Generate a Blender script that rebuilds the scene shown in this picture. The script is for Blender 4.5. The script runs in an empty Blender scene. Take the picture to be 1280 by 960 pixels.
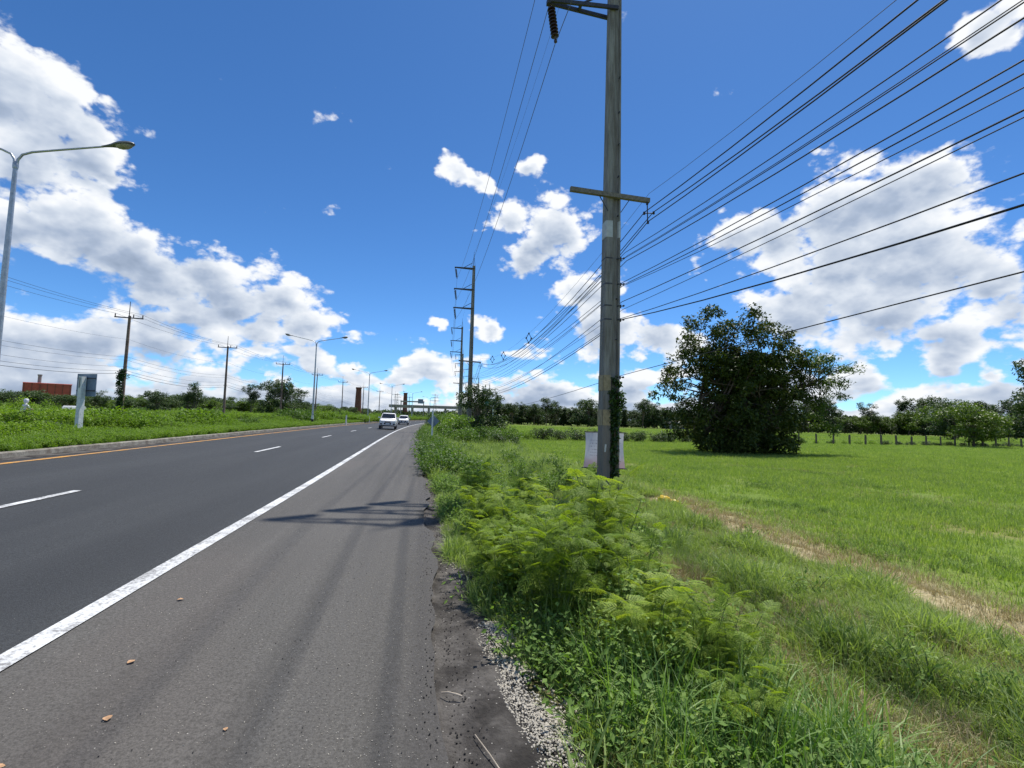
import bpy, bmesh, math, random
import numpy as np
from mathutils import Vector, Matrix
S = bpy.context.scene
COL = S.collection
random.seed(7); RNG = np.random.default_rng(7)
R_ = math.radians

# ------------------------------------------------------------------ camera
HFOV = 2 * math.atan(640 / 620)
YAW, PITCH, ROLL = R_(8.35), math.atan(44 / 620), R_(1.6)
cd = bpy.data.cameras.new('camera'); cam = bpy.data.objects.new('camera', cd); COL.objects.link(cam)
cd.sensor_fit = 'HORIZONTAL'; cd.angle = HFOV; cd.clip_start = 0.05; cd.clip_end = 20000
f0 = Vector((math.sin(YAW), math.cos(YAW), 0)); r0 = Vector((math.cos(YAW), -math.sin(YAW), 0)); u0 = Vector((0, 0, 1))
ff = f0 * math.cos(PITCH) + u0 * math.sin(PITCH); uu = u0 * math.cos(PITCH) - f0 * math.sin(PITCH)
rr = r0 * math.cos(ROLL) + uu * math.sin(ROLL); u2 = uu * math.cos(ROLL) - r0 * math.sin(ROLL)
m = Matrix((rr, u2, -ff)).transposed().to_4x4(); m.translation = (0, 0, 1.6)
cam.matrix_world = m
S.camera = cam

# ------------------------------------------------------------------ exposure, sun
S.view_settings.view_transform = 'Standard'; S.view_settings.look = 'None'
S.view_settings.exposure = 0.45; S.view_settings.gamma = 1.0; S.view_settings.use_curve_mapping = False
SUN_AZ, SUN_EL = R_(40.0), R_(66.6)
sd = Vector((math.sin(SUN_AZ) * math.cos(SUN_EL), math.cos(SUN_AZ) * math.cos(SUN_EL), math.sin(SUN_EL)))
ld = bpy.data.lights.new('sun', 'SUN'); ld.energy = 4.3; ld.angle = R_(0.53); ld.color = (1.0, 0.955, 0.88)
lo = bpy.data.objects.new('sun', ld); COL.objects.link(lo)
lo.rotation_euler = sd.to_track_quat('Z', 'Y').to_euler(); lo.location = (0, 0, 60)

# ------------------------------------------------------------------ node helper
class NT:
    def __init__(s, tree): s.t = tree; s.n = tree.nodes; s.l = tree.links
    def new(s, kind, ins=None, **props):
        n = s.n.new(kind)
        for k, v in props.items(): setattr(n, k, v)
        for k, v in (ins or {}).items(): s.put(n.inputs[k], v)
        return n
    def put(s, sock, v):
        if isinstance(v, bpy.types.NodeSocket): s.l.new(v, sock)
        elif isinstance(v, bpy.types.Node): s.l.new(v.outputs[0], sock)
        else: sock.default_value = v
    def math(s, op, a, b=0.0, c=0.0, clamp=False):
        n = s.new('ShaderNodeMath', {0: a, 1: b}, operation=op, use_clamp=clamp)
        if op in ('MULTIPLY_ADD', 'SMOOTH_MAX', 'SMOOTH_MIN'): s.put(n.inputs[2], c)
        return n.outputs[0]
    def ramp(s, x, a, b, lo=0.0, hi=1.0, smooth=True):
        return s.new('ShaderNodeMapRange', {0: x, 1: a, 2: b, 3: lo, 4: hi}, interpolation_type='SMOOTHSTEP' if smooth else 'LINEAR').outputs[0]
    def mix(s, f, a, b, mode='MIX'):
        n = s.new('ShaderNodeMix', data_type='RGBA', blend_type=mode)
        s.put(n.inputs[0], f); s.put(n.inputs[6], a if not isinstance(a, tuple) else (*a[:3], 1)); s.put(n.inputs[7], b if not isinstance(b, tuple) else (*b[:3], 1))
        return n.outputs[2]
    def noise(s, vec, scale, detail=4, rough=0.55, col=False, dist=0.0):
        n = s.new('ShaderNodeTexNoise', {'Vector': vec, 'Scale': scale, 'Detail': detail, 'Roughness': rough, 'Distortion': dist})
        return n.outputs['Color'] if col else n.outputs[0]
    def vmul(s, vec, v):
        return s.new('ShaderNodeVectorMath', {0: vec, 1: v}, operation='MULTIPLY').outputs[0]

# ------------------------------------------------------------------ sky
# fair-weather cumulus: direction (z stretched by 1.5) and angular size of each heap
CLOUDS = [(-0.567, 0.719, 0.604, 0.075), (-0.539, 0.749, 0.578, 0.075), (-0.574, 0.701, 0.633, 0.056), (-0.513, 0.776, 0.552, 0.041), (-0.503, 0.79, 0.524, 0.023), (-0.567, 0.753, 0.499, 0.049), (-0.591, 0.768, 0.369, 0.047), (-0.547, 0.789, 0.417, 0.051), (-0.528, 0.812, 0.375, 0.062), (-0.488, 0.84, 0.356, 0.059), (-0.449, 0.867, 0.324, 0.059), (-0.391, 0.889, 0.355, 0.046), (-0.361, 0.911, 0.299, 0.069), (-0.296, 0.933, 0.303, 0.059), (-0.245, 0.955, 0.255, 0.048), (-0.416, 0.893, 0.257, 0.054), (-0.315, 0.937, 0.23, 0.056), (-0.591, 0.8, 0.149, 0.051), (-0.534, 0.839, 0.154, 0.054), (-0.451, 0.886, 0.161, 0.065), (-0.474, 0.869, 0.21, 0.034), (-0.571, 0.819, 0.093, 0.052), (0.517, 0.791, 0.492, 0.038), (0.572, 0.75, 0.497, 0.058), (0.623, 0.704, 0.513, 0.073), (0.673, 0.651, 0.526, 0.075), (0.704, 0.608, 0.551, 0.041), (0.646, 0.714, 0.405, 0.097), (0.707, 0.659, 0.386, 0.1), (0.747, 0.614, 0.379, 0.058), (0.621, 0.757, 0.307, 0.066), (0.57, 0.795, 0.315, 0.032), (0.697, 0.693, 0.279, 0.073), (0.782, 0.584, 0.328, 0.039), (0.799, 0.576, 0.255, 0.035), (0.756, 0.64, 0.207, 0.043), (0.751, 0.652, 0.154, 0.023), (0.793, 0.604, 0.128, 0.016), (0.21, 0.909, 0.541, 0.062), (0.164, 0.933, 0.482, 0.042), (0.116, 0.915, 0.58, 0.032), (0.013, 0.894, 0.672, 0.028), (0.049, 0.9, 0.649, 0.018), (0.144, 0.874, 0.695, 0.02), (0.288, 0.922, 0.386, 0.043), (0.32, 0.931, 0.265, 0.058), (0.416, 0.893, 0.263, 0.044), (0.092, 0.98, 0.269, 0.021), (-0.006, 0.983, 0.276, 0.016), (0.685, 0.508, 0.783, 0.028)]
def cloud_group():
    g = bpy.data.node_groups.new('cloud_density', 'ShaderNodeTree')
    g.interface.new_socket('v', in_out='INPUT', socket_type='NodeSocketVector')
    g.interface.new_socket('d', in_out='OUTPUT', socket_type='NodeSocketFloat'); g.interface.new_socket('s', in_out='OUTPUT', socket_type='NodeSocketFloat'); g.interface.new_socket('p', in_out='OUTPUT', socket_type='NodeSocketFloat')
    t = NT(g); gi = t.new('NodeGroupInput'); go = t.new('NodeGroupOutput')
    v0 = t.vmul(gi.outputs[0], (1, 1, 1.5))
    wn = t.noise(v0, 8.0, 4, 0.6, col=True)
    w = t.new('ShaderNodeVectorMath', {0: wn, 1: (0.10, 0.10, 0.10), 2: v0}, operation='MULTIPLY_ADD').outputs[0]
    acc = -1.0
    for ci_, (x, y, z, r) in enumerate(CLOUDS):
        # the warp above shifts by (0.035, 0.035, 0.035) on average
        d = t.new('ShaderNodeVectorMath', {0: w, 1: (x + .05, y + .05, z + .05)}, operation='DISTANCE').outputs['Value']
        q = t.math('MULTIPLY_ADD', d, -1.0 / (r * (1.14 if ci_ < 17 else 1.36) + 0.006), 1.0)
        acc = t.math('SMOOTH_MAX', acc, q, 0.25)
    sep = t.new('ShaderNodeSeparateXYZ', {0: v0}).outputs
    # bank of broken cloud low over the horizon
    low = t.noise(t.vmul(v0, (1, 1, 1.8)), 7.5, 3, 0.5)
    cov = t.ramp(sep[2], 0.02, 0.32, 0.75, -0.85)
    hz = t.math('ADD', t.math('MULTIPLY_ADD', low, 3.2, -1.6), cov)
    acc = t.math('SMOOTH_MAX', acc, hz, 0.2)
    # scattered heaps elsewhere round the sky
    far = t.math('MULTIPLY_ADD', t.noise(v0, 2.6, 2, 0.5), 5.0, -2.9)
    far = t.math('ADD', far, t.ramp(sep[1], 0.25, 0.5, 0.0, -3.0))
    acc = t.math('MAXIMUM', acc, far)
    f1 = t.noise(v0, 14.0, 9, 0.60)
    acc = t.math('MAXIMUM', acc, -1.0)
    wv = t.new('ShaderNodeVectorMath', {0: t.noise(v0, 30.0, 3, 0.6, col=True), 1: (0.022, 0.022, 0.022), 2: v0}, operation='MULTIPLY_ADD').outputs[0]
    pf = t.new('ShaderNodeTexVoronoi', {'Vector': wv, 'Scale': 17.0, 'Detail': 2.0, 'Roughness': 0.5, 'Lacunarity': 2.3}, feature='F1', normalize=True)
    pf = pf.outputs['Distance']
    d = t.math('MULTIPLY_ADD', t.math('SUBTRACT', f1, 0.5), 2.2, t.math('SUBTRACT', acc, 0.10))
    d = t.math('MULTIPLY_ADD', t.math('SUBTRACT', 0.36, pf), 2.2, d)
    g.links.new(d, go.inputs[0]); g.links.new(acc, go.inputs[1]); g.links.new(pf, go.inputs[2])
    return g
W = bpy.data.worlds.new('World'); S.world = W; W.use_nodes = True
W.node_tree.nodes.clear(); t = NT(W.node_tree)
tc = t.new('ShaderNodeTexCoord').outputs['Generated']
sky = t.new('ShaderNodeTexSky', sky_type='NISHITA', sun_disc=False, sun_elevation=SUN_EL, sun_rotation=SUN_AZ, altitude=0.0, air_density=0.62, dust_density=0.15, ozone_density=1.8)
skyc = t.mix(1.0, t.new('ShaderNodeHueSaturation', {'Saturation': 1.16, 'Value': 1.0, 'Color': sky.outputs[0]}).outputs[0], (0.62, 0.86, 1.02), 'MULTIPLY')
cg = cloud_group()
g0 = t.new('ShaderNodeGroup', {0: tc}, node_tree=cg).outputs; d0 = g0[0]
up = t.new('ShaderNodeVectorMath', {0: tc, 1: (0.006, 0.006, 0.020)}, operation='ADD').outputs[0]
g1 = t.new('ShaderNodeGroup', {0: up}, node_tree=cg).outputs; d1 = g1[0]
mask = t.ramp(d0, 0.0, 0.42)
dif = t.math('SUBTRACT', g0[1], g1[1]); puff = t.math('SUBTRACT', g1[2], g0[2])
core = t.math('MULTIPLY_ADD', t.ramp(g0[1], 0.15, 0.85), 0.75, t.ramp(d0, 0.3, 1.3, 0.0, 0.25))
big = t.noise(tc, 5.0, 3, 0.5)
lit = t.math('MULTIPLY_ADD', dif, 0.34, 0.96)
lit = t.math('MULTIPLY_ADD', puff, 0.7, lit)
lit = t.math('MULTIPLY_ADD', t.math('SUBTRACT', big, 0.5), 0.4, lit)
lit = t.math('MULTIPLY_ADD', core, -0.46, lit)
lit = t.math('MAXIMUM', t.math('MINIMUM', lit, 1.0), 0.30)
cc = t.new('ShaderNodeValToRGB', {0: lit})
e = cc.color_ramp.elements
e[0].position = 0.30; e[0].color = (0.24, 0.31, 0.43, 1)
e[1].position = 1.0; e[1].color = (0.90, 0.92, 0.95, 1)
k_ = cc.color_ramp.elements.new(0.55); k_.color = (0.38, 0.46, 0.60, 1)
k_ = cc.color_ramp.elements.new(0.8); k_.color = (0.66, 0.72, 0.81, 1)
bg1 = t.new('ShaderNodeBackground', {0: skyc, 1: 0.122}); bg2 = t.new('ShaderNodeBackground', {0: cc.outputs[0], 1: 0.80})
mx = t.new('ShaderNodeMixShader', {0: mask, 1: bg1, 2: bg2})
wo = t.new('ShaderNodeOutputWorld'); t.l.new(mx.outputs[0], wo.inputs[0])
W.cycles.sampling_method = 'MANUAL'; W.cycles.sample_map_resolution = 512

# ------------------------------------------------------------------ object helpers
def tag(o, label=None, cat=None, group=None, kind=None):
    if label: o['label'] = label
    if cat: o['category'] = cat
    if group: o['group'] = group
    if kind: o['kind'] = kind
    return o
def link(o, parent=None):
    COL.objects.link(o)
    if parent is not None: o.parent = parent
    return o
def empty(name, loc, rz=0.0):
    o = bpy.data.objects.new(name, None); o.empty_display_size = 0.2
    o.location = loc; o.rotation_euler = (0, 0, rz); return link(o)
def mesh_np(name, V, Fq, mats, smooth=False, fmat=None):
    """V (n,3), Fq list of faces or (m,k) array"""
    me = bpy.data.meshes.new(name)
    V = np.asarray(V, dtype=np.float32)
    if isinstance(Fq, np.ndarray):
        k = Fq.shape[1]; nf = len(Fq)
        me.vertices.add(len(V)); me.vertices.foreach_set('co', V.ravel())
        me.loops.add(nf * k); me.loops.foreach_set('vertex_index', Fq.astype(np.int32).ravel())
        me.polygons.add(nf); me.polygons.foreach_set('loop_start', np.arange(0, nf * k, k, dtype=np.int32))
        try: me.polygons.foreach_set('loop_total', np.full(nf, k, dtype=np.int32))
        except Exception: pass
    else:
        me.from_pydata([tuple(v) for v in V.tolist()], [], Fq)
    if not isinstance(mats, (list, tuple)): mats = [mats]
    for m_ in mats: me.materials.append(m_)
    if fmat is not None: me.polygons.foreach_set('material_index', np.asarray(fmat, dtype=np.int32))
    me.update(calc_edges=True)
    if smooth: me.polygons.foreach_set('use_smooth', np.ones(len(me.polygons), dtype=bool))
    return me
def obj(name, me, parent=None, loc=None):
    o = bpy.data.objects.new(name, me)
    if loc is not None: o.location = loc
    return link(o, parent)
class MB:
    """collects simple solids into one mesh"""
    def __init__(s): s.V = []; s.F = []
    def add(s, V, F):
        b = len(s.V); s.V += [tuple(v) for v in V]; s.F += [tuple(i + b for i in f) for f in F]; return s
    def box(s, c, d, rot=None, taper=1.0):
        x, y, z = d[0] / 2, d[1] / 2, d[2] / 2
        V = [Vector((sx * x * (taper if sz > 0 else 1), sy * y * (taper if sz > 0 else 1), sz * z)) for sz in (-1, 1) for sy in (-1, 1) for sx in (-1, 1)]
        if rot is not None: V = [rot @ v for v in V]
        V = [v + Vector(c) for v in V]
        return s.add(V, [(0, 2, 3, 1), (4, 5, 7, 6), (0, 1, 5, 4), (2, 6, 7, 3), (0, 4, 6, 2), (1, 3, 7, 5)])
    def tube(s, P, r, n=8, cap=True):
        P = [Vector(p) for p in P]; m_ = len(P); rs = r if isinstance(r, (list, tuple, np.ndarray)) else [r] * m_
        V = []; up = None
        for i, p in enumerate(P):
            d = (P[min(i + 1, m_ - 1)] - P[max(i - 1, 0)])
            if d.length < 1e-9: d = Vector((0, 0, 1))
            d.normalize()
            if up is None:
                up = Vector((0, 0, 1)) if abs(d.z) < 0.9 else Vector((1, 0, 0))
            a = d.cross(up); a.normalize(); b = a.cross(d); up = b
            for j in range(n):
                t_ = 2 * math.pi * j / n
                V.append(p + (a * math.cos(t_) + b * math.sin(t_)) * rs[i])
        F = [(i * n + j, i * n + (j + 1) % n, (i + 1) * n + (j + 1) % n, (i + 1) * n + j) for i in range(m_ - 1) for j in range(n)]
        if cap: F += [tuple(reversed(range(n))), tuple((m_ - 1) * n + j for j in range(n))]
        return s.add(V, F)
    def lathe(s, prof, c=(0, 0, 0), axis='Z', n=12):
        V = []
        for (r, z) in prof:
            for j in range(n):
                a = 2 * math.pi * j / n; x, y = r * math.cos(a), r * math.sin(a)
                p = (x, y, z) if axis == 'Z' else ((x, z, y) if axis == 'Y' else (z, x, y))
                V.append((p[0] + c[0], p[1] + c[1], p[2] + c[2]))
        m_ = len(prof)
        F = [(i * n + j, i * n + (j + 1) % n, (i + 1) * n + (j + 1) % n, (i + 1) * n + j) for i in range(m_ - 1) for j in range(n)]
        F += [tuple(reversed(range(n))), tuple((m_ - 1) * n + j for j in range(n))]
        return s.add(V, F)
    def prism(s, poly, z0, z1, s1=1.0):
        n = len(poly)
        V = [(x, y, z0) for x, y in poly] + [(x * s1, y * s1, z1) for x, y in poly]
        F = [(i, (i + 1) % n, n + (i + 1) % n, n + i) for i in range(n)] + [tuple(reversed(range(n))), tuple(range(n, 2 * n))]
        return s.add(V, F)
    def mesh(s, name, mat, smooth=False):
        me = bpy.data.meshes.new(name); me.from_pydata([tuple(v) for v in s.V], [], s.F)
        for m_ in (mat if isinstance(mat, (list, tuple)) else [mat]): me.materials.append(m_)
        bm = bmesh.new(); bm.from_mesh(me); bmesh.ops.recalc_face_normals(bm, faces=bm.faces); bm.to_mesh(me); bm.free()
        if smooth:
            me.polygons.foreach_set('use_smooth', np.ones(len(me.polygons), dtype=bool))
            try: me.set_sharp_from_angle(angle=R_(40))
            except Exception: pass
        return me
    def build(s, name, mat, parent=None, smooth=False, loc=None):
        return obj(name, s.mesh(name, mat, smooth), parent, loc)
def copy_tree(o, parent=None):
    c = o.copy(); COL.objects.link(c)
    if parent is not None: c.parent = parent
    for ch in list(o.children): copy_tree(ch, c)
    return c

# ------------------------------------------------------------------ materials
def new_mat(name):
    m_ = bpy.data.materials.new(name); m_.use_nodes = True; m_.node_tree.nodes.clear(); return m_, NT(m_.node_tree)
def finish(t, col, rough=0.8, spec=0.3, bump=None, bstr=0.3, bdist=0.01, metal=0.0, trans=None):
    p = t.new('ShaderNodeBsdfPrincipled', {'Base Color': col if not isinstance(col, tuple) else (*col[:3], 1), 'Roughness': rough, 'Metallic': metal, 'Specular IOR Level': spec})
    if bump is not None:
        b = t.new('ShaderNodeBump', {'Height': bump, 'Strength': bstr, 'Distance': bdist}); t.l.new(b.outputs[0], p.inputs['Normal'])
    out = p.outputs[0]
    if trans:
        tr = t.new('ShaderNodeBsdfTranslucent', {'Color': trans[1]})
        out = t.new('ShaderNodeMixShader', {0: trans[0], 1: p.outputs[0], 2: tr.outputs[0]}).outputs[0]
    o = t.new('ShaderNodeOutputMaterial'); t.l.new(out, o.inputs[0])
def leaf_mat(name, stops, trans=0.35, rough=0.5, spec=0.35, big=0.5, tcol=(1.25, 1.35, 0.45)):
    """stops: list of colours picked per leaf; clump noise shifts the pick"""
    m_, t = new_mat(name)
    rnd = t.new('ShaderNodeNewGeometry').outputs['Random Per Island']
    ob = t.new('ShaderNodeObjectInfo').outputs['Random']
    pos = t.new('ShaderNodeNewGeometry').outputs['Position']
    n = t.noise(pos, big, 2)
    x = t.math('MULTIPLY_ADD', rnd, 0.55, t.math('MULTIPLY_ADD', n, 0.7, -0.2))
    x = t.math('MULTIPLY_ADD', t.math('SUBTRACT', ob, 0.5), 0.25, x)
    cr = t.new('ShaderNodeValToRGB', {0: x}); el = cr.color_ramp.elements
    el[0].position = 0; el[0].color = (*stops[0], 1); el[1].position = 1; el[1].color = (*stops[-1], 1)
    for i, c in enumerate(stops[1:-1]):
        q = el.new((i + 1) / (len(stops) - 1)); q.color = (*c, 1)
    tc_ = t.mix(1.0, cr.outputs[0], tcol, 'MULTIPLY')
    finish(t, cr.outputs[0], rough, spec, trans=(trans, tc_))
    return m_
def plain(name, col, rough=0.6, spec=0.4, metal=0.0, nscale=6.0, amt=0.25, bump=0.0, vec='Object'):
    m_, t = new_mat(name)
    o = t.new('ShaderNodeTexCoord').outputs[vec]
    n = t.noise(o, nscale, 6, 0.6)
    dark = tuple(c * (1 - amt) for c in col); lite = tuple(min(1, c * (1 + amt)) for c in col)
    c = t.mix(t.ramp(n, 0.3, 0.7), dark, lite)
    finish(t, c, rough, spec, bump=n if bump else None, bstr=bump, metal=metal)
    return m_
M = {}
M['steel'] = plain('galvanised_steel', (0.42, 0.44, 0.46), 0.42, 0.5, 0.75, 9, 0.15)
M['darksteel'] = plain('dark_steel', (0.07, 0.07, 0.075), 0.5, 0.4, 0.5, 9, 0.2)
M['porcelain'] = plain('dark_porcelain', (0.035, 0.018, 0.015), 0.22, 0.5)
M['cable'] = plain('black_cable', (0.018, 0.018, 0.02), 0.55, 0.3)
M['alu'] = plain('weathered_wire', (0.10, 0.10, 0.11), 0.5, 0.4, 0.3)
M['armwood'] = plain('weathered_crossarm', (0.20, 0.18, 0.15), 0.85, 0.2, 0, 14, 0.3, 0.3)
M['whitepaint'] = plain('white_paint', (0.70, 0.72, 0.70), 0.6, 0.3, 0, 8, 0.12)
M['signback'] = plain('sign_back_aluminium', (0.16, 0.21, 0.29), 0.45, 0.5, 0.3, 5, 0.15)
M['greensign'] = plain('green_sign_paint', (0.02, 0.09, 0.07), 0.5)
M['bark'] = plain('bark', (0.13, 0.10, 0.075), 0.9, 0.15, 0, 5, 0.4, 0.5)
M['stem'] = plain('green_stem', (0.12, 0.17, 0.05), 0.7, 0.2, 0, 5, 0.3)
M['brickred'] = plain('red_brick', (0.16, 0.07, 0.05), 0.85, 0.2, 0, 0.6, 0.2)
M['redsheet'] = plain('red_sheet_cladding', (0.36, 0.075, 0.05), 0.6, 0.3, 0, 0.3, 0.15)
M['greyconc'] = plain('grey_concrete', (0.27, 0.26, 0.25), 0.85, 0.2, 0, 0.7, 0.2)
M['tyre'] = plain('tyre_rubber', (0.02, 0.02, 0.02), 0.85, 0.2)
M['blackplastic'] = plain('black_plastic', (0.02, 0.02, 0.022), 0.5, 0.4)
M['lampglass'] = plain('lamp_glass', (0.30, 0.29, 0.22), 0.25, 0.5)
M['headglass'] = plain('headlight_glass', (0.55, 0.57, 0.60), 0.15, 0.6, 0.2)
M['plate'] = plain('number_plate', (0.65, 0.66, 0.66), 0.5)
M['fog'] = plain('pale_sheet_roof', (0.45, 0.47, 0.47), 0.5)
def carpaint():
    m_, t = new_mat('white_car_paint')
    p = t.new('ShaderNodeBsdfPrincipled', {'Base Color': (0.78, 0.78, 0.77, 1), 'Roughness': 0.35, 'Coat Weight': 0.6, 'Coat Roughness': 0.08})
    o = t.new('ShaderNodeOutputMaterial'); t.l.new(p.outputs[0], o.inputs[0]); return m_
M['car'] = carpaint()
m_, t = new_mat('dark_car_glass'); finish(t, (0.012, 0.014, 0.018), 0.06, 0.6); M['glass'] = m_
m_, t = new_mat('mirror_chrome'); finish(t, (0.6, 0.6, 0.62), 0.15, 0.5, metal=1.0); M['chrome'] = m_

def concrete_pole():
    m_, t = new_mat('pole_concrete')
    o = t.new('ShaderNodeTexCoord').outputs['Object']
    n = t.noise(t.vmul(o, (3, 3, 0.35)), 3.0, 8, 0.65)
    n2 = t.noise(o, 40, 4, 0.6)
    s_ = t.noise(t.vmul(o, (9, 9, 0.25)), 2.0, 5, 0.7)
    c = t.mix(t.ramp(n, 0.32, 0.68), (0.155, 0.14, 0.125), (0.31, 0.305, 0.285))
    c = t.mix(t.ramp(s_, 0.52, 0.72, 0, 0.7), c, (0.11, 0.10, 0.085))
    z = t.new('ShaderNodeSeparateXYZ', {0: o}).outputs[2]
    c = t.mix(t.math('MULTIPLY', t.ramp(z, 0.2, 3.6, 0.65, 0.0), t.ramp(n, 0.35, 0.6)), c, (0.16, 0.105, 0.075))
    c = t.mix(t.ramp(n2, 0.35, 0.65, 0.0, 0.25), c, (0.30, 0.29, 0.26))
    finish(t, c, 0.9, 0.15, bump=n2, bstr=0.35, bdist=0.01)
    return m_
M['pole'] = concrete_pole()

def asphalt(name, base, lite, kind):
    m_, t = new_mat(name)
    uv = t.new('ShaderNodeUVMap').outputs[0]           # u = metres across, v = metres along
    pos = t.new('ShaderNodeTexCoord').outputs['Object']
    u = t.new('ShaderNodeSeparateXYZ', {0: uv}).outputs[0]
    big = t.noise(t.vmul(uv, (1.0, 0.12, 1)), 0.9, 5, 0.6)
    streak = t.noise(t.vmul(uv, (1.0, 0.02, 1)), 3.5, 4, 0.6)
    fine = t.noise(pos, 55, 5, 0.75)
    vor = t.new('ShaderNodeTexVoronoi', {'Vector': pos, 'Scale': 110.0 if kind == 'lane' else 90.0}).outputs['Distance']
    vorc = t.new('ShaderNodeTexVoronoi', {'Vector': pos, 'Scale': 28.0 if kind != 'lane' else 40.0})
    c = t.mix(t.ramp(big, 0.3, 0.7), base, lite)
    c = t.mix(t.ramp(streak, 0.4, 0.75, 0.0, 0.35), c, tuple(k * 1.25 for k in lite))
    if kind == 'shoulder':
        # darker wavering bands running along the shoulder, broken up by noise
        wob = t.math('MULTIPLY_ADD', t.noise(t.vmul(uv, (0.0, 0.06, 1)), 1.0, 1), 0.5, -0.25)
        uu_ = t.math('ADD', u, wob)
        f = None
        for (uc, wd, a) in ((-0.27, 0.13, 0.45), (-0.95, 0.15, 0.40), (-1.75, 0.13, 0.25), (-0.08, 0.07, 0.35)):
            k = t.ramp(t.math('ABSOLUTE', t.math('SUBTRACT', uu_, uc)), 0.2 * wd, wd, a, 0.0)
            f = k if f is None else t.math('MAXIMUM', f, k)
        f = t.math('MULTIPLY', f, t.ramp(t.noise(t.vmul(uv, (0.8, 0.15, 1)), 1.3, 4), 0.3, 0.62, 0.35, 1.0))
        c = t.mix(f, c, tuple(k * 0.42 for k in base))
        c = t.mix(t.ramp(t.noise(t.vmul(uv, (1, 0.3, 1)), 0.5, 3), 0.5, 0.7, 0, 0.3), c, (0.13, 0.105, 0.09))
        c = t.mix(t.ramp(u, -0.30, 0.10, 0.0, 0.65), c, (0.05, 0.045, 0.042))
    else:
        f = t.math('MAXIMUM', t.ramp(t.math('ABSOLUTE', t.math('ADD', u, 3.3)), 0.1, 0.5, 0.28, 0), t.ramp(t.math('ABSOLUTE', t.math('ADD', u, 5.1)), 0.1, 0.5, 0.28, 0))
        c = t.mix(f, c, tuple(k * 0.7 for k in base))
        seam = t.math('MULTIPLY', t.ramp(t.math('ABSOLUTE', t.math('ADD', t.math('MULTIPLY_ADD', t.noise(t.vmul(uv, (0, 0.5, 1)), 1.0, 3), 0.05, u), 5.82)), 0.012, 0.03, 1.0, 0.0), 0.6)
        c = t.mix(seam, c, (0.02, 0.02, 0.02))
        c = t.mix(t.ramp(t.math('ABSOLUTE', t.math('ADD', u, 7.4)), 0.1, 0.6, 0.25, 0), c, tuple(k * 1.5 for k in lite))
    c = t.mix(t.ramp(fine, 0.35, 0.7, 0.0, 0.75), c, tuple(k * 0.5 for k in base))
    c = t.mix(t.ramp(vor, 0.05, 0.28, 0.32, 0.0), c, tuple(k * 1.9 for k in lite))
    # pale grit lying on the surface
    g = t.math('MULTIPLY', t.ramp(vorc.outputs['Distance'], 0.06, 0.12, 1.0, 0.0), t.ramp(t.new('ShaderNodeSeparateColor', {0: vorc.outputs['Color']}).outputs[0], 0.89 if kind != 'lane' else 0.98, 0.90 if kind != 'lane' else 0.985))
    c = t.mix(g, c, (0.42, 0.40, 0.35))
    h = t.math('MULTIPLY_ADD', vor, -0.6, fine)
    finish(t, c, t.ramp(fine, 0.3, 0.7, 0.62, 0.86), 0.38, bump=h, bstr=0.7, bdist=0.006)
    return m_
M['lane'] = asphalt('lane_asphalt', (0.028, 0.0295, 0.030), (0.040, 0.042, 0.042), 'lane')
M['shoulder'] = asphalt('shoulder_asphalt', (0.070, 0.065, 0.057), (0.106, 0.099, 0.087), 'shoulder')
def paintline(name, col):
    m_, t = new_mat(name)
    pos = t.new('ShaderNodeTexCoord').outputs['Object']
    n = t.noise(pos, 30, 6, 0.7); n2 = t.noise(pos, 2.0, 4, 0.6)
    f = t.ramp(t.math('MULTIPLY_ADD', n2, 0.6, n), 0.74, 0.95, 0.06, 0.85)
    c = t.mix(t.ramp(n2, 0.3, 0.7), col, tuple(k * 0.85 for k in col))
    c = t.mix(f, c, (0.16, 0.155, 0.15))
    finish(t, c, 0.6, 0.3, bump=n, bstr=0.3, bdist=0.004); return m_
M['white_line'] = paintline('white_road_paint', (0.66, 0.67, 0.66))
M['yellow_line'] = paintline('yellow_road_paint', (0.62, 0.30, 0.045))
def kerbmat():
    m_, t = new_mat('kerb_concrete')
    pos = t.new('ShaderNodeTexCoord').outputs['Object']
    n = t.noise(pos, 3, 6, 0.65); n2 = t.noise(pos, 22, 5, 0.6)
    c = t.mix(t.ramp(n, 0.3, 0.7), (0.14, 0.12, 0.10), (0.30, 0.29, 0.25))
    c = t.mix(t.ramp(n2, 0.45, 0.75, 0, 0.6), c, (0.08, 0.07, 0.06))
    finish(t, c, 0.9, 0.15, bump=n2, bstr=0.5, bdist=0.01); return m_
M['kerb'] = kerbmat()
def dirtmat():
    m_, t = new_mat('dark_edge_soil')
    pos = t.new('ShaderNodeTexCoord').outputs['Object']
    n = t.noise(pos, 2.6, 7, 0.65); n2 = t.noise(pos, 30, 6, 0.7)
    v = t.new('ShaderNodeTexVoronoi', {'Vector': pos, 'Scale': 45.0})
    c = t.mix(t.ramp(n, 0.35, 0.65), (0.030, 0.027, 0.025), (0.135, 0.125, 0.115))
    c = t.mix(t.ramp(n2, 0.4, 0.7, 0, 0.6), c, (0.05, 0.045, 0.04))
    g = t.math('MULTIPLY', t.ramp(v.outputs['Distance'], 0.12, 0.25, 1.0, 0.0), t.ramp(t.new('ShaderNodeSeparateColor', {0: v.outputs['Color']}).outputs[0], 0.86, 0.88))
    c = t.mix(g, c, (0.36, 0.34, 0.31))
    finish(t, c, 0.9, 0.2, bump=t.math('MULTIPLY_ADD', n2, 1.0, n), bstr=0.9, bdist=0.03); return m_
M['dirt'] = dirtmat()
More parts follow.
